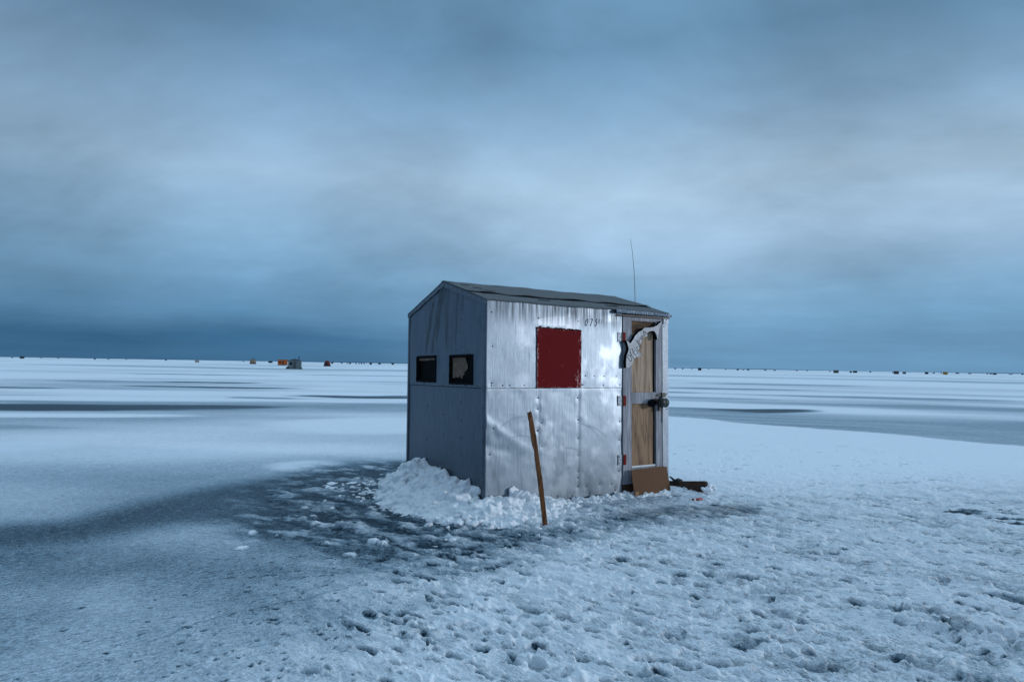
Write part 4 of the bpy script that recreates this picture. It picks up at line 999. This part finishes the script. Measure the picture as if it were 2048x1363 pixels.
# ------------------------------------------------------------------ shovelled snow bank round the corner
def bank():
    rs = np.random.RandomState(21)
    def mound(x, y):
        """height in hut coordinates (x along the side wall, y along the gable)"""
        hg = np.interp(y, [-.9, -.3, .0, .15, .5, .8, 1.1, 1.3, 1.45, 1.62, 1.85, 2.1], [0, .05, .10, .16, .215, .21, .24, .30, .325, .26, .08, 0])
        hfx = np.interp(x, [-1, -.1, .06, .2, .32, .42, .52, .68, .85, 1.0, 1.4, 2.0, 2.5, 2.75, 3.0], [0.1, .12, .15, .10, .13, .155, .07, .085, .05, .035, .035, .035, .05, .03, 0])
        wl = np.interp(y, [-.6, .0, .6, 1.1, 1.5, 1.9], [.55, .72, .82, .72, .5, .25])
        wf = np.interp(x, [-.5, 0, .4, .8, 1.3, 2.0, 2.6, 3.0], [.62, .70, .62, .42, .30, .22, .30, .1])
        a = hg * np.clip(1 + x / wl, 0, 1) ** .85 * (x < .02)          # beside the gable, x negative
        b = hfx * np.clip(1 + y / wf, 0, 1) ** .9 * (y < .02)           # before the side wall
        both = (x < 0) & (y < 0)
        c = .13 * np.clip(1 - np.hypot(x / .68, y / .68), 0, 1) ** .8
        r_ = np.where(both, np.maximum(np.maximum(c, a * np.clip(1 + y / .5, 0, 1)), b * np.clip(1 + x / .5, 0, 1)), np.maximum(a * (y >= 0), b * (x >= 0)))
        return r_
    bm = bmesh.new()
    # base heightfield solid
    nx, ny = 130, 110
    xs = np.linspace(-1.0, 3.0, nx * 2); ys = np.linspace(-.85, 2.2, ny)
    XX, YY = np.meshgrid(xs, ys); wobx = .05 * fbm(XX * 3, YY * 3, o=2); H = mound(XX + wobx, YY + wobx)
    H = H * (1 + .34 * fbm(XX * 5, YY * 5, o=4, g=.6)) + .012 * fbm(XX * 14, YY * 14, o=2) * (H > .015) - .012
    inside = (XX > .03) & (YY > .03)
    H = np.where(inside, -.05, H)
    verts = []; nyy, nxx = XX.shape
    top = np.column_stack([XX.ravel(), YY.ravel(), np.maximum(H.ravel(), -.05)])
    idx = np.arange(nxx * nyy).reshape(nyy, nxx)
    q = np.stack([idx[:-1, :-1], idx[:-1, 1:], idx[1:, 1:], idx[1:, :-1]], -1).reshape(-1, 4)
    N = len(top); bot = top.copy(); bot[:, 2] = -.08
    rim = np.concatenate([idx[0, :-1], idx[:-1, -1], idx[-1, :0:-1], idx[:0:-1, 0]]); m2 = len(rim)
    sidef = np.array([[rim[(i + 1) % m2], rim[i], rim[i] + N, rim[(i + 1) % m2] + N] for i in range(m2)])
    V = [top, bot]; Fq = [q, q[:, ::-1] + N, sidef]; cnt = 2 * N
    quads = np.vstack(Fq); tris_v = []; tris_f = []
    ico = bmesh.new(); bmesh.ops.create_icosphere(ico, subdivisions=2, radius=1.0)
    iv = np.array([v_.co[:] for v_ in ico.verts]); itf = np.array([[v_.index for v_ in f_.verts] for f_ in ico.faces]); ico.free()
    placed = 0; tries = 0
    lumps = []
    while placed < 1100 and tries < 60000:
        tries += 1
        x, y = rs.uniform(-1.02, 2.9), rs.uniform(-.8, 1.95)
        if x > -.01 and y > -.01: continue
        h = float(mound(np.array([x]), np.array([y]))[0])
        if h < .012 and rs.rand() > .06: continue
        if h < .012 and (abs(x + .3) > .8 or y > 1.8): continue
        if x > 1.0 and rs.rand() < .35: continue
        big = h > .06
        s_ = (.010 + .032 * rs.rand() ** 1.8) * (1 + 1.2 * big * (rs.rand() < .22))
        if x > .9: s_ *= .75
        lumps.append((x, y, h * rs.uniform(.85, 1.06) - s_ * .1, s_)); placed += 1
    lumps += [(.42, -.07, .115, .062), (.40, -.10, .07, .09), (.10, -.10, .10, .06), (.16, -.16, .06, .07), (-.10, 1.42, .27, .075), (-.13, 1.50, .21, .09), (-.05, .08, .09, .05), (.62, -.10, .05, .06), (2.62, -.42, .05, .045), (2.66, -.40, .09, .028), (2.72, -.42, .06, .03), (2.56, -.40, .07, .02)]
    vs_all = [np.vstack(V)]; f4 = [quads]; f3 = []; base = len(vs_all[0])
    for (x, y, z, s_) in lumps:
        sc = np.array([rs.uniform(.7, 1.35), rs.uniform(.7, 1.35), rs.uniform(.6, 1.0)]) * s_
        Q = Euler((rs.uniform(-.6, .6), rs.uniform(-.6, .6), rs.uniform(0, 6.3))).to_matrix()
        off_ = rs.uniform(0, 50)
        nz_ = 1 + .55 * perlin(iv[:, 0] * 1.6 + off_, iv[:, 1] * 1.6, iv[:, 2] * 1.6) 
        pts = (iv * nz_[:, None] * sc) @ np.array(Q).T + np.array([x, y, z])
        vs_all.append(pts); f3.append(itf + base); base += len(pts)
    allv = np.vstack(vs_all)
    me = bpy.data.meshes.new('bank_src')
    me.from_pydata(allv.tolist(), [], quads.tolist() + np.vstack(f3).tolist())
    o = bpy.data.objects.new('bank_src', me); COL.objects.link(o)
    md = o.modifiers.new('remesh', 'REMESH'); md.mode = 'VOXEL'; md.voxel_size = 0.0085; md.use_smooth_shade = True
    dg = bpy.context.evaluated_depsgraph_get(); dg.update()
    me2 = bpy.data.meshes.new_from_object(o.evaluated_get(dg)); bpy.data.objects.remove(o)
    n = len(me2.vertices); co_ = np.empty(n * 3, dtype=np.float32); me2.vertices.foreach_get('co', co_); co_ = co_.reshape(-1, 3).astype(np.float64)
    no = np.empty(n * 3, dtype=np.float32); me2.vertex_normals.foreach_get('vector', no); no = no.reshape(-1, 3)
    dsp = .013 * fbm(co_[:, 0] * 9, co_[:, 1] * 9, co_[:, 2] * 9, o=4, g=.6) + .004 * np.abs(perlin(co_[:, 0] * 45, co_[:, 1] * 45, co_[:, 2] * 45))
    co_ += no * dsp[:, None]
    # keep the snow out of the walls
    ins = (co_[:, 0] > -.012) & (co_[:, 1] > -.012)
    px = co_[:, 0] + .012; py = co_[:, 1] + .012
    selx = ins & (px < py); sely = ins & ~(px < py)
    co_[selx & (px < .2), 0] = -.004; co_[sely & (py < .2), 1] = -.004
    me2.vertices.foreach_set('co', co_.astype(np.float32).ravel()); me2.update()
    for p_ in me2.polygons: p_.use_smooth = True
    me2.name = 'snow_bank'
    ob = link('snow_bank', me2, M['pile']); ob.location = (SX, SY, -.004); ob.rotation_euler = (0, 0, YAW)
    tag(ob, 'lumpy bank of shovelled snow heaped round the near corner of the silver hut', 'snow heap')
bank()

# ------------------------------------------------------------------ distant huts
def hut(name, label, cat, group, u, db, wpx, hpx, col, style='gable', roofc=None, yaw=None, extras=()):
    """u: bearing as picture column, db: picture rows below the horizon -> distance; sizes in picture units"""
    dist = EYE * F_PX / db
    az = math.atan((u - 1024) / F_PX); dd = dist / math.cos(az) * math.cos(az)
    x = (u - 1024) / F_PX * dist; y = dist
    W_ = wpx / F_PX * dist; H_ = hpx / F_PX * dist
    yw = -az if yaw is None else yaw
    root = empty(name, (x, y, 0), yw); tag(root, label, cat, group)
    key = 'paint_%d_%d_%d' % tuple(int(c * 999) for c in col)
    m_ = M.get(key) or M.setdefault(key, simple(key, col, .7, 0, .25, 2.5, .1, .02))
    rc = roofc or tuple(c * .45 for c in col); key2 = 'roof_%d_%d_%d' % tuple(int(c * 999) for c in rc)
    rm = M.get(key2) or M.setdefault(key2, simple(key2, rc, .85, 0, .2, 3, .1, .02))
    dp = W_ * .8; hw = W_ / 2
    eave = H_ * (.82 if style in ('gable', 'side') else .93 if style == 'flat' else .6)
    if style == 'tent':      # domed pop-up shelter with bulging sides
        vs = []; fs = []; n = 12
        prof = [(0, 1.0), (.25, 1.04), (.6, .92), (.85, .62), (.97, .3), (1.0, .02)]
        for h, s_ in prof:
            for k_ in range(n):
                a = 2 * math.pi * (k_ + .5) / n; c_, s2 = math.cos(a), math.sin(a); q = 1 / max(abs(c_), abs(s2)) ** .6
                vs.append((c_ * hw * s_ * q, s2 * dp / 2 * s_ * q, h * H_))
        for i in range(len(prof) - 1):
            for k_ in range(n): fs.append((i * n + k_, i * n + (k_ + 1) % n, (i + 1) * n + (k_ + 1) % n, (i + 1) * n + k_))
        fs.append(tuple((len(prof) - 1) * n + k_ for k_ in range(n)))
        mb = MB(); mb.add(vs, fs); mb.build('canopy', m_, root, smooth=True)
        MB().box(-hw * .25, hw * .2, -dp / 2 * 1.09, -dp / 2 * 1.03, .02, H_ * .6).build('door_flap', M['black'], root)
    else:
        MB().box(-hw, hw, -dp / 2, dp / 2, .06, eave).build('wall', m_, root, .01)
        MB().box(-hw * 1.03, hw * 1.03, -dp / 2, -dp / 2 + .12, -.05, .10).build('runner', M['runner'], root)
        MB().box(-hw * 1.03, hw * 1.03, dp / 2 - .12, dp / 2, -.05, .10).build('runner', M['runner'], root)
        if style == 'gable':
            ol = [(-hw * 1.04, eave), (0, H_), (hw * 1.04, eave)]
            MB().prism(ol, lambda p_, s_: (p_[0], (-dp / 2 - .08) if s_ == 0 else dp / 2 + .08, p_[1])).build('roof', rm, root)
        elif style == 'side':
            ol = [(-dp / 2 - .08, eave), (0, H_), (dp / 2 + .08, eave)]
            MB().prism(ol, lambda p_, s_: (-hw * 1.03 if s_ == 0 else hw * 1.03, p_[0], p_[1])).build('roof', rm, root)
        else:
            MB().box(-hw * 1.04, hw * 1.04, -dp / 2 - .06, dp / 2 + .06, eave, H_).build('roof', rm, root)
        if wpx > 3.5:
            MB().box(-hw * .15, hw * .25, -dp / 2 - .03, -dp / 2 + .01, .12, eave * .88).build('door', simple('dark_door', tuple(c * .5 for c in col), .8), root)
            MB().box(-hw * .72, -hw * .38, -dp / 2 - .025, -dp / 2 + .01, eave * .5, eave * .78).build('window', M['glass'], root)
    for ex in extras:
        if ex == 'pipe':
            pp = MB().tube([(hw * .62, 0, eave * .9), (hw * .62, 0, H_ * 1.16)], .07, 8); pp.lathe((hw * .62, 0, H_ * 1.14), (0, 0, 1), [(0, .12), (.12, .12), (.2, .02)], 10); pp.build('stove_pipe', M['black'], root, smooth=True)
        if ex == 'mast': MB().tube([(hw * .3, 0, H_ * .7), (hw * .3, 0, H_ * 1.45)], .05, 6).tube([(hw * .05, 0, H_ * 1.25), (hw * .5, 0, H_ * 1.25)], .03, 6).build('mast', M['black'], root)
        if ex == 'banks':
            MB().lathe((-hw * 1.0, -dp / 2 * .8, -.1), (0, 0, 1), [(0, .45), (.3, .38), (.55, .18), (.62, .02)], 10).build('banking_tarp', M['black'], root, smooth=True)
            MB().lathe((hw * .98, -dp / 2 * .8, -.1), (0, 0, 1), [(0, .32), (.25, .28), (.5, .1), (.55, .02)], 10).build('banking_tarp', M['black'], root, smooth=True)
        if ex == 'skirt': MB().box(-hw * 1.08, hw * 1.1, -dp / 2 - .12, -dp / 2 - .031, -.03, H_ * .22).build('skirt', M['black'], root, .03)
        if ex == 'vent': MB().lathe((-hw * .3, 0, H_ * .95), (0, 0, 1), [(0, .12), (.2, .12), (.3, .02)], 8).build('roof_vent', M['black'], root)
    return root
GREYB, ORANGE, REDC, TAN, PALE = (.11, .15, .17), (.32, .085, .02), (.10, .008, .008), (.28, .22, .16), (.34, .34, .33)
DARK, BLUE, BROWN, YEL, GREEN = (.018, .03, .04), (.012, .022, .055), (.10, .075, .06), (.48, .27, .03), (.012, .04, .04)
hut('fishing_hut', 'grey blue ice hut with a short black stove pipe, largest of the distant huts', 'ice hut', 'huts far out on the ice', 591, 14.8, 24.5, 20.5, GREYB, 'gable', (.05, .07, .08), .25, ('pipe', 'banks'))
hut('fishing_hut', 'bright orange boxy ice hut just left of the grey blue one', 'ice hut', 'huts far out on the ice', 566.5, 7.6, 18.5, 11.5, ORANGE, 'side', (.22, .05, .012), None, ())
hut('popup_shelter', 'dark red dome shaped ice shelter standing between the grey blue hut and the silver hut', 'ice shelter', 'huts far out on the ice', 655.5, 8.4, 12.5, 12, REDC, 'tent', None, None, ('skirt',))
hut('fishing_hut', 'small tan and dark hut with a thin mast, left of the orange hut', 'ice hut', 'huts far out on the ice', 507, 6.1, 11.5, 10, TAN, 'gable', (.03, .05, .06), None, ('mast', 'skirt'))
hut('fishing_hut', 'small pale grey hut alone on the left horizon', 'ice hut', 'huts far out on the ice', 395.5, 4.9, 8, 5.2, PALE, 'flat', (.25, .26, .27), None, ('vent',))
hut('fishing_hut', 'dark green hut standing alone near the left edge of the horizon', 'ice hut', 'huts far out on the ice', 45.5, 3.0, 7.5, 4.8, GREEN, 'side')
hut('fishing_hut', 'low dark double hut between the tan hut and the orange hut', 'ice hut', 'huts far out on the ice', 542, 3.4, 8, 4, DARK, 'gable')
hut('fishing_hut', 'tiny dark hut right behind the red dome shelter', 'ice hut', 'huts far out on the ice', 665.5, 2.8, 4, 3.2, DARK, 'side')
hut('fishing_hut', 'dark square hut on the horizon just right of the silver hut', 'ice hut', 'huts far out on the ice', 1400, 4.1, 6.5, 5.2, DARK, 'flat')
hut('fishing_hut', 'brownish grey wide hut in the middle of the right horizon', 'ice hut', 'huts far out on the ice', 1672.5, 4.8, 9.5, 5.8, (.12, .11, .10), 'side')
hut('fishing_hut', 'small dark hut, left one of a close pair right of the brownish grey hut', 'ice hut', 'huts far out on the ice', 1702, 3.6, 4.5, 3, DARK, 'gable')
hut('fishing_hut', 'black low hut, right one of a close pair right of the brownish grey hut', 'ice hut', 'huts far out on the ice', 1710.5, 3.7, 7.5, 4, DARK, 'side')
hut('fishing_hut', 'brown boxy hut on the right horizon beside a smaller grey hut', 'ice hut', 'huts far out on the ice', 1793, 5.0, 9, 6, BROWN, 'flat')
hut('fishing_hut', 'small grey hut just right of the brown boxy hut', 'ice hut', 'huts far out on the ice', 1809, 4.5, 6, 4.2, (.13, .14, .15), 'side')
hut('fishing_hut', 'navy blue hut between the brown boxy hut and the yellow hut', 'ice hut', 'huts far out on the ice', 1853.5, 4.0, 6, 4.2, BLUE, 'flat')
hut('fishing_hut', 'bright yellow hut near the right end of the horizon', 'ice hut', 'huts far out on the ice', 1891, 4.2, 8, 5.4, YEL, 'side')
hut('fishing_hut', 'widest of the low dark huts to the right of the bright yellow hut', 'ice hut', 'huts far out on the ice', 1989.5, 3.0, 6.5, 3, DARK, 'gable')
hut('fishing_hut', 'dark blue hut on the horizon halfway between red shelter and silver hut', 'ice hut', 'huts far out on the ice', 742.5, 3.4, 4.6, 4, BLUE, 'side')
hut('fishing_hut', 'low dark hut second from the silver hut on its left', 'ice hut', 'huts far out on the ice', 760, 2.9, 5, 3, GREEN, 'side')
hut('fishing_hut', 'small dark hut on the horizon closest to the left wall of the silver hut', 'ice hut', 'huts far out on the ice', 786.5, 2.9, 4.6, 3.2, DARK, 'gable')
tiny = 'tiny dark hut showing as a mere speck on the horizon'
for i, (u, db, w_, h_) in enumerate([(26, 2.1, 4, 2), (84, 1.9, 3, 1.8), (118, 1.9, 3.4, 2), (191, 2.4, 4.6, 3), (218, 2.0, 3.4, 2.2), (254, 1.9, 3, 1.8), (333, 2.2, 4.5, 2.6), (488, 2.1, 3, 1.8), (684.5, 2.4, 4, 2.6), (696, 2.4, 4, 2), (701, 2.8, 5, 3),
        (713, 2.6, 3.4, 2.6), (719, 2.6, 3.4, 2.4), (724, 2.6, 3.2, 2.8), (729, 2.5, 3.2, 2.4), (1351, 2.5, 4.4, 2.6), (1366, 2.5, 3.4, 2.8), (1384, 2.1, 3, 1.8), (1418, 2, 3, 1.6), (1452, 2.1, 3.2, 1.8), (1476, 2.6, 5, 2.8), (1487, 2.3, 3.2, 2.0), (1497, 2.5, 5, 2.8),
        (1531, 2.3, 5, 2.2), (1550, 2.2, 5, 2), (1594, 2.2, 3.4, 2), (1615, 2, 3, 1.8), (1660, 2.6, 3.4, 2.2), (1741, 2.7, 4, 2.8), (1786, 2.6, 3.4, 2.2), (1868, 2.5, 4.4, 2.6), (1883, 2.3, 3, 2), (1915, 2.3, 7, 2.2), (1940, 2.2, 7, 2), (1975, 2.2, 4, 2), (1982, 2.4, 4, 2.4), (2022, 2.0, 8, 1.6), (2045, 2.2, 4, 2.2)]):
    hut('distant_hut', tiny, 'ice hut', 'specks of huts along the horizon', u, db, w_ * .85, h_ * .8, ((.05, .09, .13), (.05, .09, .12), (.06, .10, .15), (.09, .12, .15))[i % 4], ('gable', 'side', 'flat')[i % 3])  # distance haze put into the bluish hut colours

# ------------------------------------------------------------------ gulls over the ice, far right
gm = simple('white_feathers', (.75, .76, .78), .8)
def gull(u, v, dist, flap, yaw):
    dirn = dirpx(u, v); p_ = Vector((0, 0, EYE)) + dirn * (dist / dirn.y)
    rt = empty('gull', p_, yaw); tag(rt, 'small white gull flying low over the ice at the right', 'gull', 'gulls flying at the right')
    b = MB(); b.lathe((-.22, 0, 0), (1, 0, 0), [(0, .01), (.06, .04), (.18, .065), (.30, .055), (.36, .035), (.42, .035), (.46, .008)], 10)
    vs = []; fs = []
    for sgn in (-1, 1):
        b0 = len(vs); span = [(0.02, 0, .10), (.25, .09 * flap, .09), (.45, .10 * flap, .07), (.65, .03 * flap, .015)]
        for (s_, h_, ch) in span:
            vs += [(.06 + ch * .6 - s_ * .1, sgn * s_, h_ + .012), (-.02 - ch * .6 - s_ * .1, sgn * s_, h_ + .012), (.06 + ch * .6 - s_ * .1, sgn * s_, h_ - .006), (-.02 - ch * .6 - s_ * .1, sgn * s_, h_ + .004)]
        for i in range(3):
            k_ = b0 + 4 * i
            for q in ((0, 1, 5, 4), (2, 6, 7, 3), (0, 4, 6, 2), (1, 3, 7, 5)): fs.append(tuple(k_ + j for j in q))
    b.add(vs, fs); b.build('body', gm, rt, smooth=True)
for i, (u, v) in enumerate([(1725, 693), (1892, 694), (1908, 697), (1940, 681), (1999, 681), (1923, 721), (2019, 715), (2039, 724), (1845, 730), (1958, 740)]):
    gull(u, v, 230 + 17 * i, 1 if i % 2 else -.3, .4 * i)
